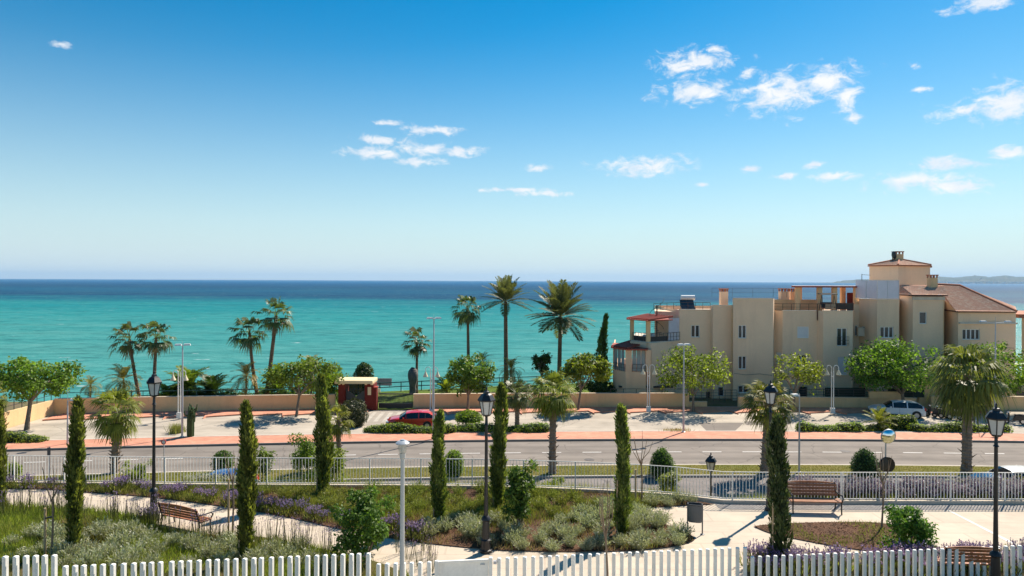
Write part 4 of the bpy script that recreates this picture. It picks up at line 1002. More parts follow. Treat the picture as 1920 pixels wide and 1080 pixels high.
# modern bowl lamp standing before the pickets
p = D(755, 824, 15.2)
t = thing('bowl_lamp', 'slim pale grey lamp with glass bowl head in front of the pickets', 'street lamp')
H = p.z-GZ
MB().lathe([(.075,-.5),(.06,.6),(.042,H-.42),(.06,H-.40),(.07,H-.30)], 12).build('post', M('pale_post', (.56,.55,.52), .5, .4, var=.06), t, smooth=35)
MB().lathe([(.07,H-.30),(.085,H-.26),(.115,H-.09)], 14).build('glass_bowl', mat_clear('clear_bowl', (.6,.58,.52), .5), t, smooth=60)
MB().lathe([(.02,H-.30),(.04,H-.26),(.04,H-.1)], 8).build('bulb', M('white_bulb', (.8,.78,.72), .5), t)
MB().lathe([(.15,H-.095),(.155,H-.075),(.10,H-.03),(.05,H-.02),(.045,H),(.005,H+.005)], 16).build('hood', M('hood_grey', (.42,.45,.48), .35, .5, var=.05), t, smooth=40)
t.location = (p.x, 15.2, GZ)

def street_light(label, px, pytop, d, z0=0.0, arms=((-1,.04),(1,.04)), arm_dir=(1,.35), drop=.35, spike=.35, w=1.0):
    H = Z(px, pytop, d)-z0
    t = thing('street_light', label, 'street light', (0,0,0), 0, 'tall grey street lights')
    MB().lathe([(.16*w,0),(.16*w,.02),(.085*w,.06),(.075*w,H*.4),(.045*w,H-drop),(.04*w,H-drop+.02)], 10).build('post', GALV, t, smooth=35)
    if spike: MB().lathe([(.018,H-drop),(.012,H)], 6).build('tip', GALV, t)
    ad = Vector((arm_dir[0], arm_dir[1], 0)).normalized(); sd = Vector((-ad.y, ad.x, 0))
    for sgn, ln in arms:
        a = Vector((0,0,H-drop-.06)); b = a+ad*sgn*ln+Vector((0,0,.08))
        arm = MB().bar(a, b, .06).build('arm', GALV, t)
        c = b+ad*sgn*.28
        MB().add([c+ad*x+sd*y+Vector((0,0,zz)) for zz, k in ((.0,1),(.13,.8)) for x, y in ((-.26*k,-.17*k),(.26*k,-.15*k),(.26*k,.15*k),(-.26*k,.17*k))], [(3,2,1,0),(4,5,6,7),(0,1,5,4),(1,2,6,5),(2,3,7,6),(3,0,4,7)]).build('lamp_head', WHITEM, t)
    t.location = (X(px, d), d, z0); return t
S1 = G(343, 822); street_light('tall grey twin-headed street light near the tall cactus by the parking', 343, 640, S1.y, .14)
S2 = G(814, 826); street_light('tall grey twin-headed street light behind the slim cypress, in front of the red car', 814, 590, S2.y, .14)
S3 = G(1283, 813); street_light('tall grey twin-headed street light before the round tree at the apartment block', 1283, 645, S3.y, .14, arms=((-1,.03),(1,.03)), spike=0, drop=.12)
street_light('tall street light with two outstretched heads behind the large fan palm', 1867, 594, 62, .0, arms=((-1,.75),(1,.75)), arm_dir=(1,-.12), drop=.5)
street_light('slim grey single-arm light pole on the grass median by the convex mirror', 1500, 738, 45.2, .11, arms=((-1,.12),), spike=.2, drop=.15, w=.8)
street_light('slim grey single-arm light pole behind the cypress near the corner wall', 128, 733, 52, .0, arms=((1,.12),), spike=.6, drop=.75, w=.8)

def twin_hook(label, px, pytop, pybase, z0=0.0):
    g = G(px, pybase, z0); d = g.y; H = Z(px, pytop, d)-z0
    t = thing('hook_lamp', label, 'street lamp', (0,0,0), 0, 'white twin lamps with hanging bells')
    MB().box(-.2,.2,-.12,.12,0,.5).build('base', WHITEM, t)
    for sx in (-.1, .1): MB().tube([(sx,0,.5),(sx,0,H-.6)], .045, 8).build('post', WHITEM, t)
    for s in (-1, 1):
        pts = [(s*.1,0,H-.6)]+[(s*(.1+.23-.23*math.cos(a)),0,H-.25+.25*math.sin(a)) for a in np.linspace(0, math.pi*.98, 9)]+[(s*.555,0,H-.42)]
        arm = MB().tube(pts, .03, 6).build('arm', WHITEM, t)
        MB().lathe([(.03,-.0),(.06,-.06),(.13,-.25),(.22,-.42),(.24,-.5),(.2,-.52)], 12, (s*.555,0,H-.40)).build('bell_shade', CREAMG, arm, smooth=50)
    MB().box(-.13,.13,-.03,.03,H-1.1,H-1.04).build('clamp', WHITEM, t)
    t.location = (g.x, d, z0); return t
twin_hook('white twin lamp with hanging bells between the leaning palms and the cactus', 336, 694, 784, .12)
twin_hook('white twin lamp with hanging bells just behind the red car', 809, 688, 778, .12)
twin_hook('white twin lamp with hanging bells in front of the veranda', 1216, 684, 772, .12)
twin_hook('white twin lamp with hanging bells beneath the shuttered windows', 1561, 685, 775, .12)

# benches
def bench(label, loc, rotz, L=1.75, armrest=True):
    t = thing('park_bench', label, 'bench', (0,0,0), 0, 'wooden garden benches')
    for k in range(4): y = -.24+k*.125; MB().bevbox(-L/2, L/2, y, y+.1, .42, .455, .006).build('seat_slat', WOODB, t)
    for k in range(4):
        z = .52+k*.105; y = .29+k*.03
        MB().obox((0, y, z+.045), (L/2,0,0), (0,.014,0), (0,.012,.042)).build('back_slat', WOODB, t)
    top = MB()
    for i in range(8):
        x0, x1 = -L/2+L*i/8, -L/2+L*(i+1)/8; f = lambda x: .955+.06*(1-(2*x/L)**2)
        top.add([(x0,.40,.935),(x1,.40,.935),(x1,.41,f(x1)),(x0,.41,f(x0)),(x0,.43,.935),(x1,.43,.935),(x1,.44,f(x1)),(x0,.44,f(x0))], [(0,1,2,3),(7,6,5,4),(3,2,6,7),(1,0,4,5),(0,3,7,4),(1,5,6,2)])
    top.build('back_slat', WOODB, t)
    for s in (-1, 1):
        x = s*(L/2-.06)
        MB().tube([(x,-.25,.0),(x,-.22,.2),(x,-.24,.43)], .026, 8).build('leg', BLACK, t)
        MB().tube([(x,.36,.0),(x,.26,.25),(x,.27,.45),(x,.42,.98)], .026, 8).build('leg', BLACK, t)
        MB().bar((x,-.25,.405), (x,.29,.405), .04).build('seat_bearer', BLACK, t)
        if armrest: MB().tube([(x,-.25,.42),(x+s*.03,-.30,.58),(x+s*.03,-.22,.66),(x,.1,.66),(x,.33,.70)], .026, 8).build('armrest', BLACK, t)
    t.location = loc; t.rotation_euler = (0,0,rotz); return t
b1 = G(350, 990, GZ); bench('brown wooden bench seen at an angle on the curving path by the lantern', (b1.x, b1.y, GZ), R(180-24), 1.9).scale = (.95, .95, .88)
b2 = G(1530, 962, GZ); bench('brown wooden bench facing the plaza in front of the white fence', (b2.x, b2.y+.1, GZ), R(-3), 1.82)
b3 = D(1790, 1040, 20.0); bench('brown wooden bench half hidden behind the pickets near the corner lantern', (b3.x, 19.6, GZ+.0), R(176), 1.5)
# litter bin
g = G(1303, 1001, GZ); t = thing('litter_bin', 'grey metal litter bin on two legs at the bed edge', 'litter bin')
BIN = M('bin_grey', (.085, .10, .115), .5, .5, var=.1)
m = MB(); n = 14
prof = [(.40,.21,.11),(.43,.225,.125),(.98,.235,.14)]
vs = []; fs = []
for z, a, b in prof:
    for k in range(n): th = 2*math.pi*k/n; vs.append((a*math.copysign(abs(math.cos(th))**.6, math.cos(th)), b*math.copysign(abs(math.sin(th))**.6, math.sin(th)), z))
for i in range(2):
    for k in range(n): fs.append((i*n+k, i*n+(k+1)%n, (i+1)*n+(k+1)%n, (i+1)*n+k))
fs.append(tuple(range(n-1,-1,-1)))
m.add(vs, fs).build('bucket', BIN, t, smooth=50)
m = MB()
for k in range(n):
    v0, v1 = vs[2*n+k], vs[2*n+(k+1)%n]; m.bar(v0, v1, .03)
m.build('rim', BLACK, t)
for s in (-1, 1):
    MB().tube([(s*.235,0,0),(s*.235,0,.95)], .022, 8).build('leg', BIN, t); MB().lathe([(.07,0),(.07,.015),(.03,.03)], 10, (s*.235,0,0)).build('foot', BIN, t)
t.location = (g.x, g.y, GZ); t.rotation_euler = (0,0,R(-14))
# convex traffic mirror
def mat_mirror():
    t = NT('mirror'); return t.done(t.bsdf((.82,.86,.9), .03, .5, 1.0))
p = D(1665, 818, 32.0); t = thing('traffic_mirror', 'round convex traffic mirror on a thin post with a second mirror below', 'mirror', (p.x, 32.0, 0))
L_ = t.location
def dome(c, r, dirv, sag, mat, name, root, back=False):
    d = Vector(dirv).normalized(); u = d.cross(Vector((0,0,1))).normalized(); w = u.cross(d); vs, fs = [], []; nr, nn = 6, 20
    for i in range(nr+1):
        f = i/nr
        for k in range(nn): th = 2*math.pi*k/nn; vs.append(Vector(c)+(u*math.cos(th)+w*math.sin(th))*r*f+d*sag*(1-f*f))
    for i in range(nr):
        for k in range(nn): fs.append((i*nn+k, i*nn+(k+1)%nn, (i+1)*nn+(k+1)%nn, (i+1)*nn+k))
    o = MB().add(vs, fs).build(name, mat, root, smooth=True); return o
m1 = dome(p+Vector((0,-.06,0)), .33, (.05,-1,-.16), .13, mat_mirror(), 'mirror_face', t); 
MB().tube([p+Vector((0,-.055,0)), p+Vector((0,.0,.01))], .345, 22).build('mirror_back', GALV, m1, smooth=30)
p2 = D(1664, 872, 32.0); m2 = dome(p2+Vector((0,.06,0)), .36, (.3,-1,-.05), .06, M('mirror_back_dark', (.06,.055,.05), .6), 'mirror_face', t)
MB().tube([p2+Vector((0,.02,0)), p2+Vector((0,.07,0))], .37, 20).build('mirror_back', BLACK, m2)
MB().tube([(L_.x-.05, 32.1, 0), (L_.x-.05, 32.1, p.z-.1)], .035, 8).build('post', GALV, t)
# road signs seen edge-on and from behind
def road_sign(label, px, py0, py1, d, red):
    t = thing('road_sign', label, 'sign', (X(px, d), d, 0.0)); L_ = t.location; zt_, zb = Z(px, py0, d), Z(px, py1, d)
    MB().tube([L_, (L_.x, L_.y, zt_)], .03, 6).build('post', GALV, t)
    zc = zt_-.22
    if red:
        MB().tube([(L_.x, d-.04, zc), (L_.x, d-.055, zc)], .16, 16).build('sign_plate', WHITEM, t); m = MB()
        for k in range(16): a, b = 2*math.pi*k/16, 2*math.pi*(k+1)/16; m.bar((L_.x+.14*math.cos(a), d-.06, zc+.14*math.sin(a)), (L_.x+.14*math.cos(b), d-.06, zc+.14*math.sin(b)), .04)
        m.build('sign_border', M('sign_red', (.5,.03,.03), .5), t)
    else: MB().box(L_.x-.1, L_.x+.1, d-.05, d-.035, zc-.3, zc+.2).build('sign_plate', M('sign_back', (.12,.11,.11), .6), t)
road_sign('small red-rimmed sign on a thin post at the far kerb', 309, 822, 862, G(309,845).y-6, True)
road_sign('narrow dark sign back on a thin post behind the white fence', 94, 838, 860, 42, False)

# ================================================================== WHITE GARDEN FENCE (thin bars) IN TWO RUNS
BARW = M('fence_white', (.80, .77, .71), .5, .4, var=.14, scale=1.2)
def bar_fence(label, pts, step, h=1.05, bar=.015, postev=2.05):
    t = thing('bar_fence', label, 'fence', (pts[0][0], pts[0][1], GZ+.13)); o = t.location
    barme = MB().box(-bar/2, bar/2, -bar/2, bar/2, .06, h-.02).mesh('fence_bar'); barme.materials.append(BARW)
    postme = MB().box(-.022, .022, -.022, .022, -.05, h+.01).mesh('fence_post'); postme.materials.append(BARW)
    acc, accp = 0.0, 0.0
    for a, b in zip(pts, pts[1:]):
        a, b = Vector((*a, GZ+.13)), Vector((*b, GZ+.13)); d = b-a; L = d.length; e = d/L; rz = math.atan2(e.y, e.x)
        for z in (.06, h): MB().bar(a+Vector((0,0,z)), b+Vector((0,0,z)), .026, .026).build('rail', BARW, t)
        s = (-acc) % step
        while s < L: place('bar', barme, None, t, a+e*s-o, rz); s += step
        acc += L
        s = (-accp) % postev
        while s < L: place('post', postme, None, t, a+e*s-o, rz); s += postev
        accp += L
    return t
FM = [(x, y+.08) for x, y in FL]
bar_fence('white metal bar fence along the planted beds above the service lane', FM[1:12], .128)
bar_fence('white metal bar fence behind the plaza bench', FM[11:-1], .122, bar=.02)

# ================================================================== PICKET FENCE NEAREST THE HOUSE
PICK = M('picket_white', (.88, .845, .77), .55, .35, var=.09, scale=3, stain=((.6,.55,.47), 3.0, .35))
pick_d = lambda px: 14.6+(19.6-14.6)*(px/1920)
SECT = [([-8,10,30,49,67,84,102], (1043.5, 1040.5), 'white picket fence length with six pickets at the garden corner under the young tree'),
 ([123,141,157,175,193,212,232,251,268,284,301,322,339,355,373,391,407,425,442,459,476,490,509,527,544,558,577,594,610,626,643,659,673,691], (1061, 1037), 'long white picket fence below the cypresses and silver shrubs'),
 ([710,726,742,757,772,788,805], (1057, 1053), 'short low white picket fence between the bowl lamp and the gate'),
 ([936,952,967,984,1000,1015,1031,1045,1060,1075,1090,1106,1121,1136,1151,1166,1181,1195,1211,1226,1240,1254,1269,1283,1298,1313,1327,1341,1354,1368,1383,1397], (1046, 1026), 'white picket fence in front of the central bed and path'),
 ([1411,1425,1440,1454,1469,1483,1497,1511,1525,1538,1552,1566,1579,1592,1606,1621,1633,1646,1660,1673,1688,1702,1715,1727,1741,1753,1767,1780,1793,1805,1821,1833,1845,1859,1872,1886,1899,1912,1926], (1043.5, 1022), 'white picket fence in front of the plaza and flowering bed')]
plinth = []
for xs_, (y0, y1), lab in SECT:
    d0 = pick_d(xs_[0]); t = thing('picket_fence', lab, 'fence', (X(xs_[0], d0), d0, Z(xs_[0], y0, d0)-1.35), 0, 'white picket fence lengths')
    o = t.location; me = MB().bevbox(-.047, .047, -.047, .047, 0.0, 1.0, .012).mesh('picket'); me.materials.append(PICK); rl = []
    for px in xs_:
        f = (px-xs_[0])/(xs_[-1]-xs_[0]); d = pick_d(px); top = D(px, y0+(y1-y0)*f, d)
        if lab.startswith('white picket fence in front') and False: pass
        place('picket', me, None, t, Vector((top.x, d, top.z-1.3))-o, R(-14), (1, 1, 1.3)); rl.append(top)
        plinth.append((top.x, d, top.z-1.34))
    for dz in (-.98, -1.18): MB().bar(rl[0]+Vector((-.1,.05,dz)), rl[-1]+Vector((.1,.05,dz)), .04, .06).build('rail', PICK, t)
# gate panel and post
d = pick_d(870); t = thing('garden_gate', 'solid white panelled garden gate between the picket fences', 'gate', (X(822, pick_d(822)), pick_d(822), Z(822, 1052, d)-1.3))
a, b = D(821, 1053, pick_d(821)), D(916, 1048.5, pick_d(916))
MB().add([a, b, b+Vector((0,0,-1.25)), a+Vector((0,0,-1.25)), a+Vector((0,.05,0)), b+Vector((0,.05,0)), b+Vector((0,.05,-1.25)), a+Vector((0,.05,-1.25))], [(3,2,1,0),(4,5,6,7),(0,1,5,4),(1,2,6,5),(3,0,4,7)]).build('gate_panel', PICK, t)
m = MB(); m.bar(a+Vector((0,-.012,-.012)), b+Vector((0,-.012,-.012)), .05, .05); m.build('gate_edge', PICK, t)
c = D(920, 1047, pick_d(921)); MB().bevbox(c.x-.045, c.x+.045, c.y-.05, c.y+.05, c.z-1.3, c.z+.03, .012).build('gate_post', PICK, t)
c = D(819, 1051, pick_d(819)); MB().bevbox(c.x-.05, c.x+.05, c.y-.05, c.y+.05, c.z-1.3, c.z, .012).build('gate_post', PICK, t)
m = MB(); c = a+(b-a)*.93+Vector((0,-.03,-.11)); m.bar(c, c+Vector((-.12,0,0)), .022); m.build('handle', GALV, t)
c = D(926, 1047, pick_d(926)); MB().box(c.x-.01, c.x+.07, c.y-.06, c.y+.02, c.z-.12, c.z-.05).build('lock_box', GALV, t)
# plinth carrying the pickets
plinth.sort(); pl = MB()
vs = []
for x, y, z in plinth: vs += [(x, y-.12, GZ-.5), (x, y-.12, z), (x, y+.14, z), (x, y+.14, GZ-.5)]
fs = []
for i in range(len(plinth)-1):
    q = 4*i
    for k in range(3): fs.append((q+k, q+k+1, q+5+k, q+4+k))
tag(pl.add(vs, fs).build('fence_plinth', CONC), 'pale concrete plinth carrying the white pickets', 'wall')

# ================================================================== VEHICLES
GLASSV = M('car_glass', (.012, .015, .018), .06, .7, var=.0, bump=0)
TYRE = M('tyre', (.02, .02, .02), .85, var=.1); RIM = M('wheel_rim', (.5, .5, .52), .3, .5, .8, var=.05); PLAST = M('black_plastic', (.02, .02, .022), .6, var=.1)
TAIL = M('tail_light', (.45, .015, .015), .2, .6, var=0, bump=0); HEADL = M('head_light', (.7, .72, .75), .1, .7, var=0, bump=0)
def paint(name, c):
    t = NT(name); n = t.noise(t.vec(), 3, 3); col = t.mix(t.math('MULTIPLY', n, .2), c, tuple(x*.8 for x in c))
    b = t.bsdf(col, .32, .5); b.node.inputs['Coat Weight'].default_value = .8; b.node.inputs['Coat Roughness'].default_value = .04; return t.done(b)
def car(label, loc, rotz, color, L=4.1, Wd=1.76, Hh=1.46, suv=False, group=None):
    """body lofted through stations; front along +x"""
    t = thing('parked_car', label, 'car', (0,0,0)); hl, hw = L/2, Wd/2
    gc = .30 if suv else .22; belt = Hh*.63; k = L/4.1
    # stations: x, hood/roof centre height, half width at belt, belt height, roof half width
    st = [(-hl,.62*Hh*.8,.80,.42),(-hl+.10,Hh*.62,.93,.60),(-hl+.25,Hh*.80,.97,.64),(-hl+.62,Hh*.965,.99,.645),(-hl+1.3*k,Hh,1,.64),(-hl+2.0*k,Hh*.99,1,.63),(-hl+2.45*k,Hh*.945,1,.625),(-hl+3.0*k,Hh*.70,1,.615),(-hl+3.12*k,Hh*.655,.99,.60),(-hl+3.65*k,Hh*.61,.96,.55),(hl-.18,Hh*.53,.90,.47),(hl,Hh*.40,.78,.36)]
    def prof(i):
        x, zt_, wf, bf = st[i]; w = hw*wf; zb = min(Hh*bf, zt_-.01); cab = zt_ > zb+.12
        wr = w*(.76 if cab else .93)
        return [(x, w*.90, gc), (x, w*.99, gc+.12), (x, w*1.0, (gc+zb)*.55), (x, w*.985, zb), (x, wr, zt_-(.045 if cab else .02)), (x, wr*.78, zt_-.008), (x, 0, zt_)]
    rows = [prof(i) for i in range(len(st))]; m = 7
    body, glassf = MB(), {'side_window': MB(), 'windscreen': MB(), 'rear_window': MB()}
    for s in (1, -1):
        for i in range(len(rows)-1):
            for j in range(m-1):
                q = [rows[i][j], rows[i+1][j], rows[i+1][j+1], rows[i][j+1]]; q = [(a, b*s, c) for a, b, c in q]
                if s < 0: q.reverse()
                tgt = body
                if j == 3 and 2 <= i <= 6: tgt = glassf['side_window']
                if j >= 4 and i in (6,): tgt = glassf['windscreen']
                if j >= 4 and i in (1,) : tgt = glassf['rear_window']
                tgt.add(q, [(0,1,2,3)])
        for r in (rows[0], rows[-1]):
            q = [(a, b*s, c) for a, b, c in r]+[(r[0][0], 0, gc)]
            if (s > 0) == (r is rows[0]): q.reverse()
            body.add(q, [tuple(range(len(q)))])
    body.add([(-hl+.1,-hw*.8,gc+.01),(hl-.1,-hw*.8,gc+.01),(hl-.1,hw*.8,gc+.01),(-hl+.1,hw*.8,gc+.01)], [(3,2,1,0)])
    import bmesh
    def weld(o, sub=False):
        bm = bmesh.new(); bm.from_mesh(o.data); bmesh.ops.remove_doubles(bm, verts=bm.verts, dist=.002); bm.to_mesh(o.data); bm.free()
        o.data.polygons.foreach_set('use_smooth', [True]*len(o.data.polygons)); o.data.set_sharp_from_angle(angle=R(32))
    weld(body.build('body', color, t))
    for nm, g_ in glassf.items(): weld(g_.build(nm, GLASSV, t))
    # pillars over the glass
    for s in (1, -1):
        for i, wdt in ((4, .09), (2, .16), (6, .05)):
            a, b = Vector(rows[i][3]), Vector(rows[i][4]); a.y *= s; b.y *= s
            MB().bar(a+Vector((.1 if i == 4 else 0,s*.006,0)), b+Vector((.1 if i == 4 else 0,s*.006,0)), .02, wdt, up=(1,0,0)).build('pillar', color, t)
    wr_ = .335 if suv else .31
    for x in (hl-.82*k, -hl+.72*k):
        for s in (1, -1):
            w = MB().tube([(x, s*(hw-.2), wr_), (x, s*(hw-.17), wr_), (x, s*(hw+.0), wr_), (x, s*(hw+.015), wr_)], [wr_*.9, wr_, wr_, wr_*.9], 20).build('wheel', TYRE, t, smooth=40)
            MB().tube([(x, s*(hw+.0), wr_), (x, s*(hw+.022), wr_)], [wr_*.66, wr_*.62], 16).build('rim', RIM, w)
            mm = MB(); mm.tube([(x, s*(hw-.16), wr_+.03), (x, s*(hw-.004), wr_+.03)], wr_*1.17, 20); mm.build('wheel_arch', PLAST, t)
    for s in (1, -1):
        MB().obox((hl-.16, s*hw*.70, Hh*.455), (.12,-s*.05,0), (.03,s*.17,0), (0,0,.06)).build('headlight', HEADL, t)
        MB().obox((-hl+.10, s*hw*.80, Hh*.60), (.06,s*.02,0), (-.02,s*.13,0), (.02,0,.13)).build('tail_light', TAIL, t)
        MB().obox((hl-1.45*k, s*(hw+.08), belt+.05), (.07,0,0), (0,.09,0), (0,0,.06)).build('wing_mirror', color, t)
        for xx in (.25, -.65): MB().bar((xx*k, s*(hw*.995), belt-.1), (xx*k-.2, s*(hw*.995), belt-.1), .03).build('door_handle', color, t)
        for xx in (1.0*k-.1, -.08*k, -1.05*k): MB().bar((xx, s*(hw*1.0), gc+.15), (xx, s*(hw*.99), belt-.02), .012, .012).build('door_seam', PLAST, t)
        MB().box(-hl+1.15*k, hl-1.25*k, s*hw*.93-.02, s*hw*.93+.02, gc-.04, gc+.08).build('sill_trim', PLAST, t)
    MB().box(hl-.12, hl+.012, -hw*.55, hw*.55, gc+.03, gc+.22).build('grille', PLAST, t); MB().box(-hl-.012, -hl+.1, -hw*.7, hw*.7, gc-.02, gc+.16).build('rear_bumper', PLAST if suv else color, t)
    MB().box(-hl-.02, -hl+.02, -.26, .26, Hh*.36, Hh*.36+.11).build('number_plate', WHITEM, t)
    t.location = loc; t.rotation_euler = (0,0,rotz); return t
g = G(768, 806); car('shiny red hatchback parked beside the clipped hedge', (g.x, g.y+.9, 0), R(186), paint('red_paint', (.60, .012, .012)), 4.15, 1.76, 1.45)
g = G(1692, 785); car('silver white estate car parked by the wall in the tree shade', (g.x, g.y+1.0, 0), R(163), paint('white_paint_car', (.66, .68, .71)), 4.55, 1.82, 1.52, True)
p = D(412, 882, 40.2); car('dark blue car roof showing beyond the fence on the service lane', (p.x, 40.2, 0), R(178), paint('blue_paint', (.02, .06, .20)), 4.0, 1.74, 1.44)
p = D(1898, 875, 41.6); car('white car roof showing beyond the flowering bank by the corner lantern', (p.x, 41.6, 0), R(176), paint('plain_white_paint', (.74, .74, .73)), 4.2, 1.76, 1.46)
def scooter(label, loc, rotz):
    t = thing('motor_scooter', label, 'scooter', (0,0,0), 0, 'parked scooters'); bl = M('scooter_black', (.018,.018,.02), .3, .5, var=.1)
    for x in (-.62, .62):
        w = MB().tube([(x,-.06,.26),(x,.06,.26)], .26, 16).build('wheel', TYRE, t); MB().tube([(x,-.065,.26),(x,.065,.26)], .14, 12).build('rim', RIM, w)
    MB().add([(-.85,-.16,.45),(.15,-.13,.28),(.15,.13,.28),(-.85,.16,.45),(-.8,-.15,.78),(-.05,-.12,.76),(-.05,.12,.76),(-.8,.15,.78)], [(3,2,1,0),(4,5,6,7),(0,1,5,4),(1,2,6,5),(2,3,7,6),(3,0,4,7)]).build('body', bl, t)
    MB().bevbox(-.78,.0,-.14,.14,.78,.88,.03).build('seat', PLAST, t)
    MB().box(.1,.5,-.12,.12,.24,.29).build('footboard', PLAST, t)
    MB().add([(.42,-.18,.28),(.56,-.12,.28),(.56,.12,.28),(.42,.18,.28),(.38,-.16,.95),(.46,-.12,.98),(.46,.12,.98),(.38,.16,.95)], [(3,2,1,0),(4,5,6,7),(0,1,5,4),(1,2,6,5),(2,3,7,6),(3,0,4,7)]).build('leg_shield', bl, t)
    MB().tube([(.62,0,.26),(.42,0,1.02)], .035, 8).build('fork', GALV, t); MB().tube([(.36,-.33,1.08),(.42,-.1,1.03),(.42,.1,1.03),(.36,.33,1.08)], .02, 6).build('handlebar', PLAST, t)
    MB().lathe([(.07,0),(.09,.04),(.05,.09)], 10, (.46,0,.98)).build('headlight', HEADL, t)
    for s in (-1,1): MB().obox((.38, s*.3, 1.24), (.01,0,0), (0,.06,0), (0,0,.04)).build('mirror', PLAST, t)
    t.location = loc; t.rotation_euler = (0,0,rotz)
for i, (px, py, a, lab) in enumerate(((1757, 784, 120, 'black scooter parked just behind the silver white estate car'), (1772, 786, 128, 'black scooter parked in the palm shade, second from the estate car'), (1793, 788, 118, 'black scooter parked beside the large fan palm trunk'), (1908, 797, 160, 'black scooter parked by the wall beyond the corner lantern'))):
    g = G(px, py); scooter(lab, (g.x, g.y+.4, 0), R(a))
# ================================================================== PLANTS
L_TREE = LEAF('tree_leaf', (.045, .095, .014), (.25, .36, .05), .5)
L_TREE2 = LEAF('tree_leaf_yellow', (.07, .12, .017), (.34, .39, .055), .52)
L_DARK = LEAF('dark_leaf', (.025, .055, .014), (.10, .17, .035), .3)
L_HEDGE = LEAF('hedge_leaf', (.07, .14, .015), (.36, .44, .05), .5)
L_BROAD = LEAF('shrub_leaf', (.032, .075, .016), (.17, .28, .045), .38, .5, .2)
L_CYP = LEAF('cypress_leaf', (.075, .105, .026), (.31, .34, .085), .48)
L_FAN = LEAF('fan_palm_leaf', (.035, .06, .02), (.19, .22, .065), .35, .45, .4)
L_BOUL = LEAF('boulevard_palm_leaf', (.07, .10, .018), (.38, .36, .075), .45, .5, .22)
L_DATE = LEAF('date_palm_leaf', (.06, .075, .03), (.25, .25, .10), .3, .5, .4)
L_YELLOW = LEAF('windburnt_leaf', (.20, .15, .03), (.46, .33, .06), .35)
L_DRY = LEAF('dry_frond', (.14, .09, .045), (.36, .25, .13), .2)
L_SILVER = LEAF('silver_leaf', (.17, .185, .11), (.52, .52, .38), .3)
L_GRASS = LEAF('grass_blade', (.11, .15, .025), (.38, .40, .07), .42)
L_COVER = LEAF('cover_leaf', (.10, .125, .028), (.34, .34, .09), .35)
L_OLIVE = LEAF('olive_leaf', (.14, .14, .035), (.36, .33, .10), .35)
L_PURPLE = LEAF('purple_flower', (.17, .10, .33), (.44, .32, .62), .35)
L_LAV = LEAF('lavender_flower', (.17, .12, .24), (.42, .34, .50), .3)
L_YFLOW = LEAF('yellow_flower', (.40, .36, .06), (.72, .66, .22), .3)
L_WFLOW = LEAF('white_flower', (.5, .48, .42), (.8, .78, .72), .3)
TRUNK = M('tree_bark', (.20, .16, .125), .95, var=.3, scale=4, fine=20, bump=.5)
PTRUNK = M('palm_trunk', (.17, .115, .075), .95, var=.35, scale=3, fine=12, bump=.6)
PTRUNKP = M('palm_trunk_grey', (.24, .185, .14), .95, var=.3, scale=3, fine=12, bump=.6)
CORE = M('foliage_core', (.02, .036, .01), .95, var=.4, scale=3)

def tree(name, label, base, crown, n=3800, leaf=.27, mat=L_TREE, group=None, tr=.13, seed=0, clumps=30, split=.42):
    """base: point; crown: centre offset (x,y,z above base) and radii"""
    rng = np.random.default_rng(seed); (cx, cy, cz), (rx, ry, rz) = crown
    t = thing(name, label, 'tree', (0,0,0), 0, group)
    zs = cz-rz*.75
    m = MB(); top = Vector((cx*.35, cy*.35, max(zs*.82, .5)))
    m.tube([(0,0,-.05), (top.x*.3, top.y*.3, top.z*.35), (top.x*.7, top.y*.7, top.z*.7), top], [tr*1.3, tr, tr*.9, tr*.85], 8)
    C = []
    for k in range(clumps):
        while True:
            o = rng.uniform(-1, 1, 3)
            if .35 < np.linalg.norm(o) < 1 and o[2] > -.75: break
        C.append((cx+o[0]*rx*.86, cy+o[1]*ry*.86, cz+o[2]*rz*.8))
    C = np.array(C)
    for k in range(7):
        a = 2*math.pi*k/7+rng.uniform(-.3, .3); e = Vector((cx+math.cos(a)*rx*.62, cy+math.sin(a)*ry*.62, cz+rz*rng.uniform(-.25, .35)))
        mid = top.lerp(e, .5)+Vector((0,0,rz*.12)); m.tube([top-Vector((0,0,.15)), mid, e], [tr*.62, tr*.38, tr*.12], 6)
        for q in range(2):
            j = C[rng.integers(len(C))]; m.tube([mid, (Vector(j)+mid)/2+Vector((0,0,.1)), Vector(j)], [tr*.32, tr*.2, tr*.06], 5)
    m.build('trunk', TRUNK, t, smooth=60)
    rad = np.stack([rng.uniform(.20, .36, clumps)*rx, rng.uniform(.20, .36, clumps)*ry, rng.uniform(.2, .36, clumps)*rz], 1)
    rad = np.maximum(rad, .28)
    V, Fq, T = blob_leaves(rng, C, rad, n, leaf, leaf*.6, .45, .35)
    # stray twigs breaking the outline
    k = 16; o = unit(rng.normal(size=(k, 3))*np.array([1, 1, .8])+np.array([0,0,.3])); P = np.array([cx, cy, cz])+o*np.array([rx, ry, rz])*.95
    V2, F2, T2 = blob_leaves(rng, P, np.full(k, .2*min(rx, rz)), n//14, leaf, leaf*.6, .3, .2)
    V, Fq, T = join([(V, Fq, T), (V2, F2, T2)])
    place('crown', np_mesh('crown', V, Fq, T), mat, t)
    t.location = base; return t
def tree_px(label, bx, by, x0, x1, y0, y1, z0=0.0, depth=None, ry=None, d=None, **kw):
    b = G(bx, by, z0) if d is None else Vector((X(bx, d), d, z0)); d = b.y
    s = d/F; cx = ((x0+x1)/2-bx)*s; cz = (Z((x0+x1)/2, y0, d)+Z((x0+x1)/2, y1, d))/2-z0; rx = (x1-x0)/2*s; rz = (y1-y0)/2*s
    return tree('round_tree', label, b, ((cx, 0, cz), (rx, ry or rx*.85, rz)), **kw)
TG = 'round leafy trees along the garden wall'
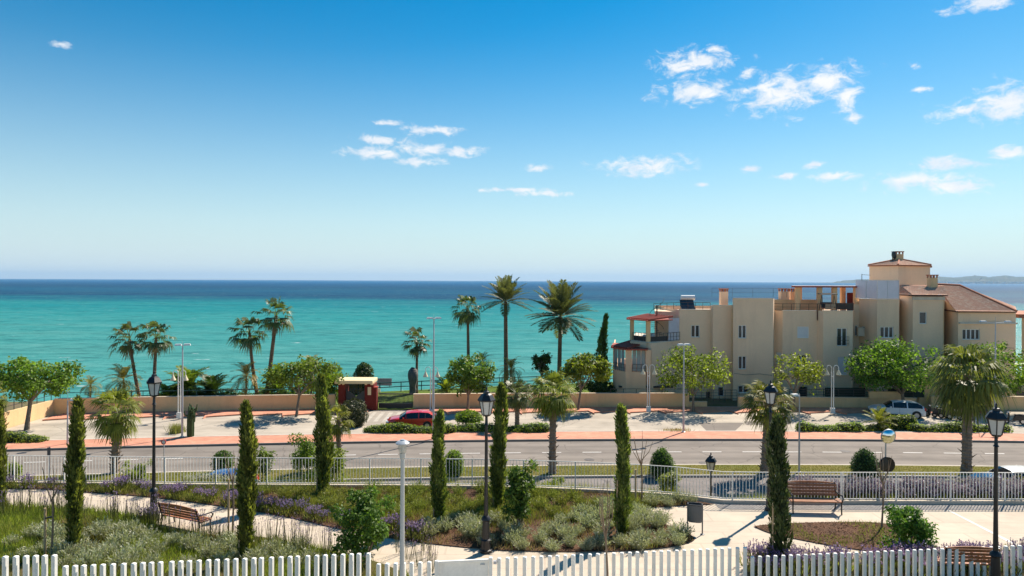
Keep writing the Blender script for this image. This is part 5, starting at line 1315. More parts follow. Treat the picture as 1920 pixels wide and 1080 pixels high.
tree_px('wide green tree with forked trunk by the corner wall', 50, 806, -12, 152, 668, 748, seed=1, n=5200, clumps=36, group=TG, tr=.17)
tree_px('green tree with slim pale trunk between the leaning palms and red entrance', 556, 780, 500, 642, 668, 738, seed=2, group=TG, n=3600, tr=.12)
tree_px('green tree behind the umbrella-shaped bush near the central cypresses', 877, 771, 832, 928, 664, 742, seed=3, group=TG, tr=.12)
tree_px('bright green tree beside the dark hedge at the building end', 1084, 770, 1050, 1146, 664, 726, seed=4, group=TG, tr=.11, mat=L_TREE2, n=4200)
tree_px('spreading green tree in front of the apartment block left of centre', 1300, 772, 1228, 1370, 646, 746, seed=5, group=TG, n=3000, clumps=34, mat=L_TREE2, tr=.12)
tree_px('thin open tree below the shuttered windows of the apartment block', 1488, 772, 1434, 1552, 660, 736, seed=6, group=TG, n=1300, clumps=24, mat=L_TREE2, tr=.11)
tree_px('large dark green tree shading the silver white estate car', 1697, 770, 1592, 1768, 634, 742, seed=7, group=TG, n=7000, clumps=40, tr=.17)
tree_px('broad green tree behind the large fan palm', 1850, 772, 1762, 1942, 642, 742, seed=8, group=TG, n=6500, clumps=40, tr=.16)
t_ = tree_px('small dark evergreen tree beside the tall date palm at the sea', 1017, 735, 998, 1034, 655, 704, d=76, seed=9, n=1800, mat=L_DARK, tr=.12, clumps=14)
t_ = tree_px('leafy tree mass behind the red entrance and the green tree', 600, 745, 560, 652, 676, 744, d=70, seed=10, n=2200, mat=L_TREE, tr=.12, clumps=18)

# ---- palms
def fan_fronds(rng, R_, nf, leaflets=15, e_hi=80, e_lo=-38, droop=.45, wind=(0,0,0), az0=0, spread=78, wl=.05, pet=(.38,.55), fan=(.46,.6)):
    Q, T = [], []
    wind = np.array(wind, float); up = np.array([0,0,1.0])
    for i in range(nf):
        f = (i+.5)/nf; a = az0+i*2.39996+rng.normal()*.15; e = R(e_hi+(e_lo-e_hi)*f**.85+rng.normal()*7)
        d = np.array([math.cos(a)*math.cos(e), math.sin(a)*math.cos(e), math.sin(e)])
        Lp = R_*rng.uniform(*pet); c = d*Lp+np.array([0,0,-.10*Lp*f])+wind*Lp*.25
        s = np.cross(d, up); s /= max(np.linalg.norm(s), 1e-6); n_ = np.cross(s, d)
        w = .022+.012*R_/2; Q.append(np.array([-s*w, s*w, c+s*w*.6, c-s*w*.6])); T.append(.75)
        ax = d*math.cos(.3*f+.1)-n_*math.sin(.3*f+.1)+wind*.35; ax /= np.linalg.norm(ax); tb = rng.random()*.55+.15*(1-f)
        fl = R_*rng.uniform(*fan)
        for k in range(leaflets):
            th = R(spread)*(2*k/(leaflets-1)-1)+rng.normal()*.04; dr = ax*math.cos(th)+s*math.sin(th); ln = fl*(.70+.30*math.cos(th))*rng.uniform(.85, 1.1)
            sd = -ax*math.sin(th)+s*math.cos(th); lw = fl*wl*1.5
            mid = c+dr*ln*.55+n_*.05*ln*math.cos(th); tip = c+dr*ln*(.92)+np.array([0,0,-droop*ln*rng.uniform(.3, .9)])+wind*ln*.3
            Q.append(np.array([c-sd*lw*.15, c+sd*lw*.15, mid+sd*lw*.55, mid-sd*lw*.55])); T.append(np.clip(tb+rng.normal()*.12, 0, 1))
            Q.append(np.array([mid-sd*lw*.55, mid+sd*lw*.55, tip+sd*lw*.08, tip-sd*lw*.08])); T.append(np.clip(tb+rng.normal()*.12+.1, 0, 1))
    V = np.vstack(Q); return V, np.arange(len(V)).reshape(-1, 4), np.array(T)
def feather_fronds(rng, R_, nf, pairs=20, e_hi=82, e_lo=-30, curl=1.0, wind=(0,0,0), lw=.035, lf=.26):
    Q, T = [], []; wind = np.array(wind, float); up = np.array([0,0,1.0])
    for i in range(nf):
        f = (i+.5)/nf; a = i*2.39996+rng.normal()*.2; e = R(e_hi+(e_lo-e_hi)*f+rng.normal()*6); L = R_*rng.uniform(.85, 1.1)
        hd = np.array([math.cos(a), math.sin(a), 0]); s = np.array([-hd[1], hd[0], 0]); p = np.zeros(3); P = [p]; Tn = []
        ns = 8
        for k in range(ns):
            ee = e-curl*.9*((k+.5)/ns)**1.5; tn = hd*math.cos(ee)+up*math.sin(ee)+wind*.25*k/ns; tn /= np.linalg.norm(tn); Tn.append(tn); P.append(P[-1]+tn*L/ns)
        Tn.append(Tn[-1]); tb = rng.random()*.5+.2*(1-f)
        for k in range(ns):
            w = .03*R_/3*(1-k/ns)+.006; Q.append(np.array([P[k]-s*w, P[k]+s*w, P[k+1]+s*w*.8, P[k+1]-s*w*.8])); T.append(.8)
        for k in range(pairs):
            tt = .14+.86*(k+.5)/pairs; x = tt*ns; j = min(int(x), ns-1); b = P[j]+(P[j+1]-P[j])*(x-j); tn = Tn[j]; n_ = np.cross(s, tn); ln = R_*lf*math.sin(math.pi*(.12+.80*tt))**.7
            for sg in (-1, 1):
                d = tn*.62+s*sg*.72+(-n_ if n_[2] < 0 else n_)*.22+rng.normal(size=3)*.05; d /= np.linalg.norm(d); c = b+d*ln*.55; tip = b+d*ln+np.array([0,0,-.14*ln])+wind*ln*.2; w = np.cross(d, n_); w = w/max(1e-6, np.linalg.norm(w))*lw*R_/3
                Q.append(np.array([b-w*.4, b+w*.4, c+w, c-w])); T.append(np.clip(tb+rng.normal()*.12, 0, 1)); Q.append(np.array([c-w, c+w, tip+w*.1, tip-w*.1])); T.append(np.clip(tb+rng.normal()*.12+.08, 0, 1))
    V = np.vstack(Q); return V, np.arange(len(V)).reshape(-1, 4), np.array(T)
def palm_trunk(pts, r0, r1, rings, rng, name, mat, root, boots=0):
    pts = [Vector(p) for p in pts]; P, rr = [], []
    def at(t):
        x = t*(len(pts)-1); j = min(int(x), len(pts)-2); return pts[j].lerp(pts[j+1], x-j)
    for k in range(rings+1):
        t = k/rings; r = (r0+(r1-r0)*t)*(1.18 if k < 2 else 1); P += [at(t), at(min(1, t+.55/rings))]; rr += [r*1.09, r*.93]
    m = MB().tube(P, rr, 9); o = m.build(name, mat, root)
    if boots:
        b = MB()
        for k in range(boots):
            t = rng.uniform(.02, 1); c = at(t); a = rng.uniform(0, 6.28); d = Vector((math.cos(a), math.sin(a), 0)); sd = Vector((-d.y, d.x, 0)); r = r0+(r1-r0)*t; l = rng.uniform(.5, 1.2)*r
            p0 = c+d*r*.9; b.add([p0-sd*.06, p0+sd*.06, p0+d*l+Vector((0,0,l*.9))+sd*.02, p0+d*l+Vector((0,0,l*.9))-sd*.02, p0+Vector((0,0,.1))], [(0,1,2,3),(0,3,4),(1,4,2)])
        b.build('old_leaf_base', mat, o)['kind'] = 'stuff'
    return o
def fan_palm(label, base, top, R_, seed, nf=42, r0=.2, r1=.13, mat=L_FAN, tm=PTRUNK, wind=(-.5,0,0), droop=.5, skirt=10, group=None, e_lo=-38, e_hi=80, name='fan_palm', boots=0, leaflets=15, bend=.0, wl=.05, **kw):
    rng = np.random.default_rng(seed); t = thing(name, label, 'palm tree', base, 0, group); b = Vector(base); tp = Vector(top)
    mid = (b+tp)/2+Vector((bend, 0, 0)); rings = max(6, int((tp-b).length/.22))
    q = [b+(mid-b)*0, b.lerp(mid, .5)+Vector((bend*.3,0,0)), mid, mid.lerp(tp, .5)+Vector((bend*.3,0,0)), tp]
    palm_trunk(q, r0, r1, rings, rng, 'trunk', tm, t, boots)
    V, Fq, T = fan_fronds(rng, R_, nf, leaflets, e_hi=e_hi, e_lo=e_lo, droop=droop, wind=wind, wl=wl, **kw)
    place('crown', np_mesh('crown', V+np.array(tp-b), Fq, T), mat, t)
    if skirt:
        V, Fq, T = fan_fronds(rng, R_*.8, skirt, 9, e_hi=-35, e_lo=-82, droop=.6, wind=np.array(wind)*.5)
        place('dead_fronds', np_mesh('dead_fronds', V+np.array(tp-b)-np.array([0,0,R_*.05]), Fq, T), L_DRY, t)
    return t
def feather_palm(label, base, top, R_, seed, nf=46, r0=.2, r1=.17, mat=L_DATE, tm=PTRUNK, wind=(-.1,0,0), group=None, e_lo=-30, e_hi=84, curl=.9, name='date_palm', pairs=20, lw=.035, lf=.26, skirt=0):
    rng = np.random.default_rng(seed); t = thing(name, label, 'palm tree', base, 0, group); b, tp = Vector(base), Vector(top)
    palm_trunk([b, b.lerp(tp, .5), tp], r0, r1, max(4, int((tp-b).length/.22)), rng, 'trunk', tm, t)
    V, Fq, T = feather_fronds(rng, R_, nf, pairs, e_hi, e_lo, curl, wind, lw, lf)
    place('crown', np_mesh('crown', V+np.array(tp-b), Fq, T), mat, t)
    return t
SG = 'windblown fan palms by the sea'
def sea_fan(label, bx, tx, ty, rpx, d, seed, **kw):
    b = Vector((X(bx, d), d, 0)); tp = D(tx, ty, d); kw['nf'] = int(kw.get('nf', 34)*.78); return fan_palm(label, b, tp, rpx*d/F*1.06, seed, group=SG, pet=(.42, .68), fan=(.36, .5), spread=95, wl=.085, leaflets=13, skirt=6, **kw)
sea_fan('leaning windswept fan palm, leftmost of the pair over the corner wall', 266, 243, 636, 38, 69, 21, wind=(-.35,0,.05), nf=34, r0=.19, r1=.12, bend=-.1, droop=.7)
sea_fan('windswept fan palm with broad crown, upright one of the pair over the wall', 288, 293, 634, 40, 69.5, 22, wind=(-.25,0,.05), nf=36, r0=.2, r1=.13, droop=.7)
sea_fan('shorter dark windswept fan palm beside the tall leaning one', 487, 468, 624, 40, 70, 23, wind=(-.4,0,0), nf=34, bend=-.15, droop=.7)
sea_fan('tall leaning fan palm with wide crown above the green tree', 500, 518, 592, 42, 70.5, 24, wind=(-.1,0,.1), nf=34, r0=.24, r1=.15, bend=.0, droop=.6)
sea_fan('small fan palm standing alone on the lawn before the sea', 782, 782, 642, 32, 76.5, 25, wind=(-.2,0,0), nf=38, r0=.17, r1=.12, droop=.6)
sea_fan('tall slim fan palm next to the first date palm', 880, 877, 578, 34, 76, 26, wind=(-.2,0,.0), nf=44, r0=.2, r1=.13, e_lo=-60, droop=.7)
for (lab, bx, tx, ty, rpx, seed, e_lo) in (('slender date palm with few arching fronds, nearer the fan palm', 950, 948, 566, 46, 31, -18), ('tall date palm with full radiating crown beside the apartment block', 1049, 1051, 594, 60, 32, -26)):
    d = 79; feather_palm(lab, (X(bx, d), d, 0), D(tx, ty, d), rpx*d/F*1.12, seed, nf=40 if seed == 31 else 54, r0=.27, r1=.2, e_lo=e_lo, curl=.42, pairs=26, lw=.05, group='tall date palms by the sea', wind=(-.05,0,0))
YG = 'yellowed windblown palms behind the wall'
for (lab, px, ty, rpx, d, seed, mat) in (('small yellowing palm over the wall next to the corner tree', 170, 722, 20, 69, 41, L_OLIVE), ('golden windblown palm between the corner tree and the leaning palms', 232, 712, 34, 68, 42, L_YELLOW), ('golden windblown palm under the tall leaning fan palm', 462, 704, 30, 69, 43, L_YELLOW), ('golden palm tuft above the green tree near the red entrance', 584, 684, 22, 70, 44, L_YELLOW), ('golden palm tuft behind the slim central cypress', 958, 692, 26, 74, 45, L_YELLOW), ('olive palm tuft behind the crowned tree near the first date palm', 905, 676, 20, 74, 46, L_OLIVE)):
    feather_palm(lab, (X(px, d), d, 0), D(px, ty, d), rpx*d/F*1.2, seed, nf=26, r0=.11, r1=.08, mat=mat, wind=(-.9,0,.1), e_lo=-45, curl=1.4, pairs=16, lw=.05, name='windblown_palm', group=YG, tm=PTRUNKP)
BG = 'leafy strelitzia and cycad clumps behind the wall'
for (lab, px, ty, rpx, d, seed, mat) in (('dark green arching palm clump behind the white twin lamp', 352, 718, 46, 69, 51, L_TREE), ('dark green arching palm clump, right of the one behind the twin lamp', 398, 724, 40, 69.5, 52, L_DARK), ('low green arching clump between the lantern and the twin lamp', 318, 735, 34, 68.5, 53, L_TREE), ('green arching clump under the tree beside the red entrance', 622, 710, 30, 69, 54, L_TREE2), ('low leafy clump at the foot of the tall leaning palm', 520, 722, 32, 69, 55, L_TREE), ('low leafy clump behind the twin lamp and red car', 838, 722, 30, 70, 56, L_TREE2)):
    feather_palm(lab, (X(px, d), d, 0), D(px, ty+14, d), rpx*d/F*1.15, seed, nf=34, r0=.14, r1=.12, mat=mat, wind=(-.2,0,0), e_lo=-20, curl=1.1, pairs=12, lw=.11, lf=.3, name='arching_palm', group=BG)
for (lab, px, py, w, h, d, seed, mat) in (('dark leafy undergrowth below the arching palms over the wall', 335, 730, 60, 34, 70, 61, L_DARK), ('leafy undergrowth below the tree left of the red entrance', 535, 728, 60, 36, 70.5, 62, L_TREE), ('leafy undergrowth behind the wall beneath the central trees', 905, 722, 60, 34, 71, 63, L_DARK), ('tall dark hedge at the end wall of the apartment block', 1118, 716, 36, 52, 73, 64, L_DARK), ('low leafy bushes along the wall beside the tall date palm', 1010, 722, 56, 30, 72, 65, L_TREE), ('bushy undergrowth behind the wall beside the golden palm', 430, 738, 36, 14, 70.5, 66, L_DARK)):
    rng = np.random.default_rng(seed); s = d/F; k = 18; zc = Z(px, py, d)
    C = np.stack([rng.uniform(-1, 1, k)*w*s, rng.uniform(-.9, .9, k), rng.uniform(0, 1, k)*zc*.9], 1); V, Fq, T = blob_leaves(rng, C, np.full(k, .55), 2600, .26, .15, .3, .3)
    t = thing('leafy_bushes', lab, 'bush', (X(px, d), d, 0), 0, 'bushes behind the garden wall'); place('foliage', np_mesh('foliage', V, Fq, T), mat, t)
    m = MB()
    for q in range(5): m.tube([(C[q][0]*.5, 0, 0), (C[q][0], C[q][1], C[q][2])], [.05, .02], 5)
    m.build('stems', TRUNK, t)
# boulevard palms on the median
BV = 'palms of the boulevard median'
def boul(label, bx, by, tx, ty, rpx, seed, z0=.11, **kw):
    b = G(bx, by, z0); d = b.y; tp = D(tx, ty, d); return fan_palm(label, b, tp, rpx*d/F*1.1, seed, mat=kw.pop('mat', L_BOUL), tm=PTRUNKP, group=BV, wind=kw.pop('wind', (-.12,0,0)), boots=kw.pop('boots', 60), leaflets=17, **kw)
boul('sunlit bushy palm with dark trunk between the cypress and lantern', 216, 886, 219, 772, 54, 71, nf=40, r0=.25, r1=.22, e_lo=-52, skirt=6)
boul('sunlit bushy palm with stubbly trunk next to the slim central cypress', 1036, 887, 1037, 738, 52, 72, nf=44, r0=.24, r1=.2, e_lo=-55, skirt=8)
boul('sunlit palm with leaning trunk beside the plaza lantern', 1433, 887, 1441, 757, 54, 73, nf=40, r0=.24, r1=.24, e_lo=-40, skirt=4)
boul('largest fan palm with drooping dense crown and thick pale trunk', 1812, 886, 1815, 703, 73, 74, nf=52, r0=.30, r1=.27, e_lo=-60, skirt=14, mat=LEAF('large_palm_leaf', (.07, .09, .022), (.32, .32, .09), .4, .5, .2), droop=.75, boots=40)
boul('small bright palm beside the cypress at the dark round shrub', 636, 876, 634, 788, 36, 75, nf=26, r0=.17, r1=.14, e_lo=-45, skirt=6)
b = G(970, 803, .02); fan_palm('green fan palm behind the slim central cypress by the hedge', b, D(969, 738, b.y), 36*b.y/F*1.1, 76, nf=38, r0=.2, r1=.18, mat=L_FAN, tm=PTRUNKP, wind=(-.1,0,0), e_lo=-50, skirt=6, name='fan_palm', boots=20)
b = G(1648, 806, .02); feather_palm('low feathery cycad rising out of the hedge near the estate car', b, D(1648, 793, b.y), 1.5, 77, nf=22, r0=.16, r1=.14, mat=L_BOUL, e_lo=5, curl=.8, pairs=16, lw=.06, name='cycad')
b = G(0, 790); fan_palm('palm cut by the picture edge beside the corner tree', (X(-14, 52), 52, 0), D(-14, 745, 52), 1.5, 78, nf=30, r0=.2, r1=.18, mat=L_BOUL, tm=PTRUNKP, skirt=4, e_lo=-50)

# ---- clipped shrubs and hedges
def shell_plant(name, label, base, prof, n, leaf, mat, group=None, seed=0, cat='shrub', squash=(1,1), jitter=.05, up=.2):
    """clipped form turned round a profile [(r,z)], leaves standing off a dark core"""
    rng = np.random.default_rng(seed); t = thing(name, label, cat, (0,0,0), 0, group)
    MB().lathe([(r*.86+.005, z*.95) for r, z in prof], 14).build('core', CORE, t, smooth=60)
    pr = np.array(prof); seg = np.hypot(np.diff(pr[:,0]), np.diff(pr[:,1])); wgt = seg*(pr[:-1,0]+pr[1:,0]+.02); j = rng.choice(len(seg), n, p=wgt/wgt.sum()); f = rng.random(n)
    r = pr[j,0]+(pr[j+1,0]-pr[j,0])*f; z = pr[j,1]+(pr[j+1,1]-pr[j,1])*f; a = rng.uniform(0, 2*math.pi, n)
    lump = 1+.07*np.sin(a*3+z*4+seed)+.05*np.sin(a*5-z*7)
    P = np.stack([r*np.cos(a)*lump, r*np.sin(a)*lump, z], 1)+rng.normal(size=(n,3))*jitter
    o = unit(np.stack([np.cos(a), np.sin(a), np.full(n, .35)], 1)); nr = unit(o+rng.normal(size=(n,3))*.5+np.array([0,0,up])); d = unit(np.cross(nr, rng.normal(size=(n,3)))+np.array([0,0,.3])); sc = .6+.8*rng.random(n)
    V, Fq = leaf_cards(P, d, nr, leaf*sc, leaf*.55*sc, rng)
    place('foliage', np_mesh('foliage', V, Fq, np.clip(rng.random(n)*.8+.15*np.sin(a*2+z*3), 0, 1)), mat, t)
    t.location = base; t.scale = (squash[0], squash[1], 1); return t
cone = lambda r, h: [(r*.7,0),(r*.97,h*.15),(r,h*.3),(r*.9,h*.55),(r*.62,h*.8),(r*.3,h*.94),(.02,h)]
ball = lambda r, h: [(r*.5,0),(r*.9,h*.2),(r,h*.5),(r*.88,h*.75),(r*.55,h*.93),(.02,h)]
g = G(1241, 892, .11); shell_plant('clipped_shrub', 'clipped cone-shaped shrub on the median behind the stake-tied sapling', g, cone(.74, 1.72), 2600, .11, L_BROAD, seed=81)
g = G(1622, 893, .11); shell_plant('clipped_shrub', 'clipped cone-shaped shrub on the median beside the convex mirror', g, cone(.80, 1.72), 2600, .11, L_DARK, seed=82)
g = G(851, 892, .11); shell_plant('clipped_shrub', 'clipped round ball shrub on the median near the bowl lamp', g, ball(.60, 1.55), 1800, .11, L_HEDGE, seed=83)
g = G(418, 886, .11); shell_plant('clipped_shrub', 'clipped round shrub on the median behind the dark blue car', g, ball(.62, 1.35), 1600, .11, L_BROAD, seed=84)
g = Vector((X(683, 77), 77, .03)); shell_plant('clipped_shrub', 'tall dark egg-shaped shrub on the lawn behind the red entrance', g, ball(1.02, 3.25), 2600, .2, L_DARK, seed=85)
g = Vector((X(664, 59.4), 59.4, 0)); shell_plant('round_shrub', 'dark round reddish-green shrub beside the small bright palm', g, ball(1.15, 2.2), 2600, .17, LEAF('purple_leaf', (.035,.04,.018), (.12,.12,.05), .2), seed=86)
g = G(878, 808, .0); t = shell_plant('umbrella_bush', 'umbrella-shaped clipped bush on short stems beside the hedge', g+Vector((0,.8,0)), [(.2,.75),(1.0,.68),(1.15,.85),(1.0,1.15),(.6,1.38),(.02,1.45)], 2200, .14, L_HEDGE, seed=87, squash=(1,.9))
m = MB()
for k in range(4): a = k*1.6; m.tube([t.location+Vector((.1*math.cos(a), .1*math.sin(a), -.02)), t.location+Vector((.45*math.cos(a), .45*math.sin(a), .85))], .05, 6)
m.build('stems', TRUNK, t)
def hedge(label, x0, x1, pyb, htop, seed, mat=L_HEDGE, dy=1.1, n=None, lumps=None):
    rng = np.random.default_rng(seed); xa, xb = G(x0, pyb).x, G(x1, pyb).x; y = G((x0+x1)/2, pyb).y+dy*.75; L = xb-xa
    t = thing('hedge', label, 'hedge', ((xa+xb)/2, y, .0), 0, 'low rounded hedges beside the pavement'); k = max(3, int(L/.55)); xs_ = np.linspace(-L/2+.35, L/2-.35, k); h = htop*(.82+.18*np.sin(xs_*1.3+seed)+rng.uniform(-.06,.06,k))
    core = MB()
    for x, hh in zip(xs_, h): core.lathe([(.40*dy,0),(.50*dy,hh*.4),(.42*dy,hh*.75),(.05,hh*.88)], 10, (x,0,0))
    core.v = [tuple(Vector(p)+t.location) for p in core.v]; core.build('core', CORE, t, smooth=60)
    C = np.stack([xs_, rng.uniform(-.1,.1,k), h*.42], 1); Rr = np.stack([np.full(k, .62), np.full(k, .62*dy), h*.58], 1)
    n = n or int(L*650); V, Fq, T = blob_leaves(rng, C, Rr, n, .13, .075, .5, .88); keep = np.repeat(V.reshape(-1,4,3)[:,0,2] > -.02, 1); F4 = Fq[keep]
    place('foliage', np_mesh('foliage', V, F4, T[keep]), mat, t); return t
hedge('low rounded hedge in front of the red car', 682, 848, 817, .86, 91)
hedge('low rounded hedge between the umbrella bush and the slim central cypress', 850, 1028, 815, .84, 92)
hedge('low rounded hedge along the pavement beneath the thin open tree', 1506, 1622, 814, .84, 93)
hedge('low rounded hedge piece around the feathery cycad', 1624, 1672, 813, .72, 94)
hedge('taller rounded hedge mound in front of the silver white estate car', 1664, 1724, 808, 1.3, 95)
hedge('long low rounded hedge at the foot of the largest fan palm', 1722, 1900, 815, .92, 96)
hedge('low rounded hedge at the street corner near the wide forked tree', -30, 68, 835, .85, 97)

# ---- Italian cypresses of the garden
def cypress(label, px, pyt, pyb, wpx, seed, z0=None, d=None, mat=L_CYP, n=5200, group='slim garden cypresses', lean=0.0, rough=.10, taper=False, name='cypress_tree', stake=True):
    rng = np.random.default_rng(seed); z0 = GZ+.03 if z0 is None else z0
    b = G(px, pyb, z0) if d is None else Vector((X(px, d), d, z0)); H = Z(px, pyt, b.y)-z0; r = wpx*b.y/F/2*(.70 if not taper else 1)
    r *= float(rng.uniform(.82, 1.15)) if not taper else 1.0
    t = thing(name, label, 'cypress', (0,0,0), 0, group)
    prof = (lambda f: np.interp(f, [0,.05,.15,.5,.78,.92,1], [.55,.8,.95,1,.85,.6,.14])) if not taper else (lambda f: np.interp(f, [0,.06,.3,.6,.85,1], [.6,1,.85,.5,.2,.03]))
    MB().tube([(lean*H*f, 0, H*f) for f in (0,.2,.4,.6,.8,.97)], [max(.02, float(prof(f))*r*.42) for f in (0,.2,.4,.6,.8,.97)], 9).build('trunk', M('cypress_core', (.05,.05,.02), .95, var=.4, scale=5), t)
    f = rng.random(n)**.92; a = rng.uniform(0, 2*math.pi, n); lump = 1+.22*np.sin(a*2+f*9+seed)+.18*np.sin(a*3-f*17)+.12*np.sin(f*41+a+seed); rr = prof(f)*r*lump*np.sqrt(rng.uniform(.45, 1.0, n))
    bend = r*.45*np.sin(f*4.2+seed*1.7)*f; gap = np.sin(f*13+a*1.5+seed)+np.sin(f*29-a*2+seed*2) > -1.35
    P = np.stack([rr*np.cos(a)+lean*H*f+bend, rr*np.sin(a), f*H*.97], 1); rr[~gap] *= .4; P[~gap, :2] *= .5; o = np.stack([np.cos(a), np.sin(a), np.zeros(n)], 1)
    d_ = unit(o*(.05+.9*rng.random((n,1))**2)+np.array([0,0,1.0])+rng.normal(size=(n,3))*.16); nr = unit(o+rng.normal(size=(n,3))*.5); ln = rng.uniform(.10,.24,n)*(H/4.5)
    V, Fq = leaf_cards(P, d_, nr, ln, ln*.30, rng, .1)
    tn = np.clip(rng.random(n)*.75+.3*np.sin(f*17+a*2+seed), 0, 1)
    place('crown', np_mesh('crown', V, Fq, tn), mat, t); t.location = b
    if stake:
        s = MB().tube([b+Vector((-r*.9, -.05, -.03)), b+Vector((-r*.85, -.05, H*.42))], .028, 7); s.build('stake', STAKE, t)
    return t
cypress('slim cypress cut by the picture edge near the corner', -2, 752, 955, 26, 101)
cypress('slim cypress between the corner tree and the sunlit palm', 141, 744, 1036, 34, 102)
cypress('slim cypress left of the curving path end, in front of the fence', 461, 752, 1050, 38, 103)
cypress('slim dark cypress in front of the large leafy shrub', 606, 700, 926, 32, 104, lean=.0)
cypress('slim cypress beside the tall street light and bowl lamp', 823, 768, 980, 30, 105)
cypress('slim cypress right behind the path-edge lantern', 935, 718, 950, 28, 106)
cypress('slim cypress in the central bed near the litter bin', 1166, 758, 1002, 30, 107)
cypress('loose feathery cypress in front of the plaza lantern', 1461, 778, 1060, 40, 108, n=4200, mat=LEAF('loose_cypress_leaf', (.03,.05,.018), (.12,.15,.05), .25))
cypress('tall dark pointed cypress at the sea end of the apartment block', 1132, 588, 745, 30, 109, z0=0, d=73.5, mat=L_DARK, taper=True, n=4200, stake=False, group='')
# ---- saplings with stakes
def sapling(label, px, pyt, pyb, seed, stake_dx=-.18, stake_h=.5, spread=.35, z0=None, d=None):
    rng = random.Random(seed); z0 = GZ+.03 if z0 is None else z0; b = G(px, pyb, z0) if d is None else Vector((X(px, d), d, z0)); H = Z(px, pyt, b.y)-z0
    t = thing('young_tree', label, 'young tree', b, 0, 'bare young trees tied to stakes')
    top = b+Vector((rng.uniform(-.05,.05), 0, H*.62)); MB().tube([b-Vector((0,0,.05)), b.lerp(top, .5)+Vector((.03,0,0)), top], [.035,.028,.024], 7).build('trunk', BARK, t)
    for k in range(6):
        a = k*1.05+rng.uniform(-.3,.3); e = top+Vector((math.cos(a)*spread*rng.uniform(.5,1), math.sin(a)*spread, H*.38*rng.uniform(.6,1))); m = top+(e-top)*.5+Vector((math.cos(a)*.08, 0, -.04))
        br = MB().tube([top-Vector((0,0,.04+.05*k)), m, e], [.016,.012,.006], 5).build('branch', BARK, t)
    if stake_h:
        s0 = b+Vector((stake_dx, .02, -.05)); MB().tube([s0, s0+Vector((0,0,H*stake_h))], .035, 8).build('stake', STAKE, t)
        MB().bar(s0+Vector((0,0,H*stake_h*.8)), b+Vector((.04,0,H*stake_h*.8)), .05, .04).build('tie', BLACK, t)
    return t
sapling('bare young tree with pale stake in the grassy bed near the corner', 96, 862, 1045, 111, -.2, .52)
sapling('bare young tree with tall stake beside the curving path and bench', 436, 832, 1000, 112, -.14, .62, .3)
sapling('pale bare young tree trunk in front of the pickets at the central bed', 1141, 900, 1085, 113, 0, 0, .22, d=17.2)
sapling('bare young tree with brown stakes by the fence bend', 1203, 812, 944, 114, -.22, .5, .5)
sapling('bare young tree behind the glossy shrub on the plaza bed', 1653, 842, 990, 115, 0, 0, .3)

# ---- garden shrubs
def loose_shrub(label, px, pyb, w, h, seed, mat, n=3200, leaf=.13, z0=None, name='leafy_shrub', d=None, group=None, spikes=10, cat='shrub'):
    rng = np.random.default_rng(seed); z0 = GZ+.03 if z0 is None else z0; b = G(px, pyb, z0) if d is None else Vector((X(px, d), d, z0)); s = b.y/F; rx, H = w*s/2, h*s
    t = thing(name, label, cat, (0,0,0), 0, group); k = 22; C, Rr = [], []
    m = MB()
    for q in range(k):
        a = rng.uniform(0, 6.28); f = rng.random()**.7; rr = rng.random()**.5*rx*.75*(1-.45*f); C.append((rr*math.cos(a), rr*math.sin(a), H*(.12+.68*f))); Rr.append(rng.uniform(.18,.3)*max(rx, H*.4))
        if q < 9: m.tube([(rr*.15*math.cos(a), rr*.15*math.sin(a), -.02), (rr*.6*math.cos(a), rr*.6*math.sin(a), C[-1][2]*.6), C[-1]], [.03,.02,.008], 5)
    for q in range(spikes):
        a = rng.uniform(0, 6.28); rr = rng.random()*rx*.85; C.append((rr*math.cos(a), rr*math.sin(a), H*rng.uniform(.7,.93))); Rr.append(.10*H)
    V, Fq, T = blob_leaves(rng, C, np.array(Rr), n, leaf, leaf*.45, .55, .25)
    m.build('stems', TRUNK, t); place('foliage', np_mesh('foliage', V, Fq, T), mat, t); t.location = b; return t
loose_shrub('large dark leafy shrub beside the bowl lamp and curving path', 680, 1052, 138, 130, 121, L_BROAD, 4200)
loose_shrub('tall dark green shrub beside the path-edge lantern', 974, 995, 84, 130, 122, L_BROAD, 3600)
loose_shrub('round glossy green shrub on the plaza bed in front of the bare young tree', 1700, 1040, 124, 92, 123, LEAF('glossy_leaf', (.03,.09,.012), (.20,.36,.05), .38, .45, .25), 4200, .12)
zb = lambda d, px: float(np.interp(d, [fence_y(X(px,d))+.16, fence_y(X(px,d))+1.16, fence_y(X(px,d))+4.4, fence_y(X(px,d))+8], [GZ-.05, GZ-.35, 1.6, 0]))
BK = 'bushes on the bank beyond the white fence'
for (lab, px, d, wpx, top, seed, mat, n) in (('large bright leafy bush beyond the fence behind the dark cypress', 580, 30.4, 118, 818, 131, L_TREE, 4200), ('leafy bush beyond the fence under the small bright palm', 630, 30.2, 60, 838, 132, L_TREE2, 1800), ('narrow leafy bush beyond the fence beside the loose young tree', 497, 30.2, 40, 838, 133, L_TREE, 1400), ('low bush beyond the fence below the sunlit palm', 255, 29.6, 60, 866, 134, L_TREE2, 1500), ('low weedy bush beyond the fence at the corner', 28, 29.4, 50, 866, 135, L_TREE2, 1400), ('grey green bush beyond the fence by the small lantern lamp', 1258, 28.2, 56, 884, 136, L_COVER, 1500), ('feathery bush beyond the fence bend near the stakes', 1040, 30.4, 50, 896, 137, L_GRASS, 1100)):
    z = zb(d, px); h = (Z(px, top, d)-z)*F/d; loose_shrub(lab, px, 0, wpx, h, seed, mat, n, .12, z0=z, d=d, group=BK, name='bank_bush')
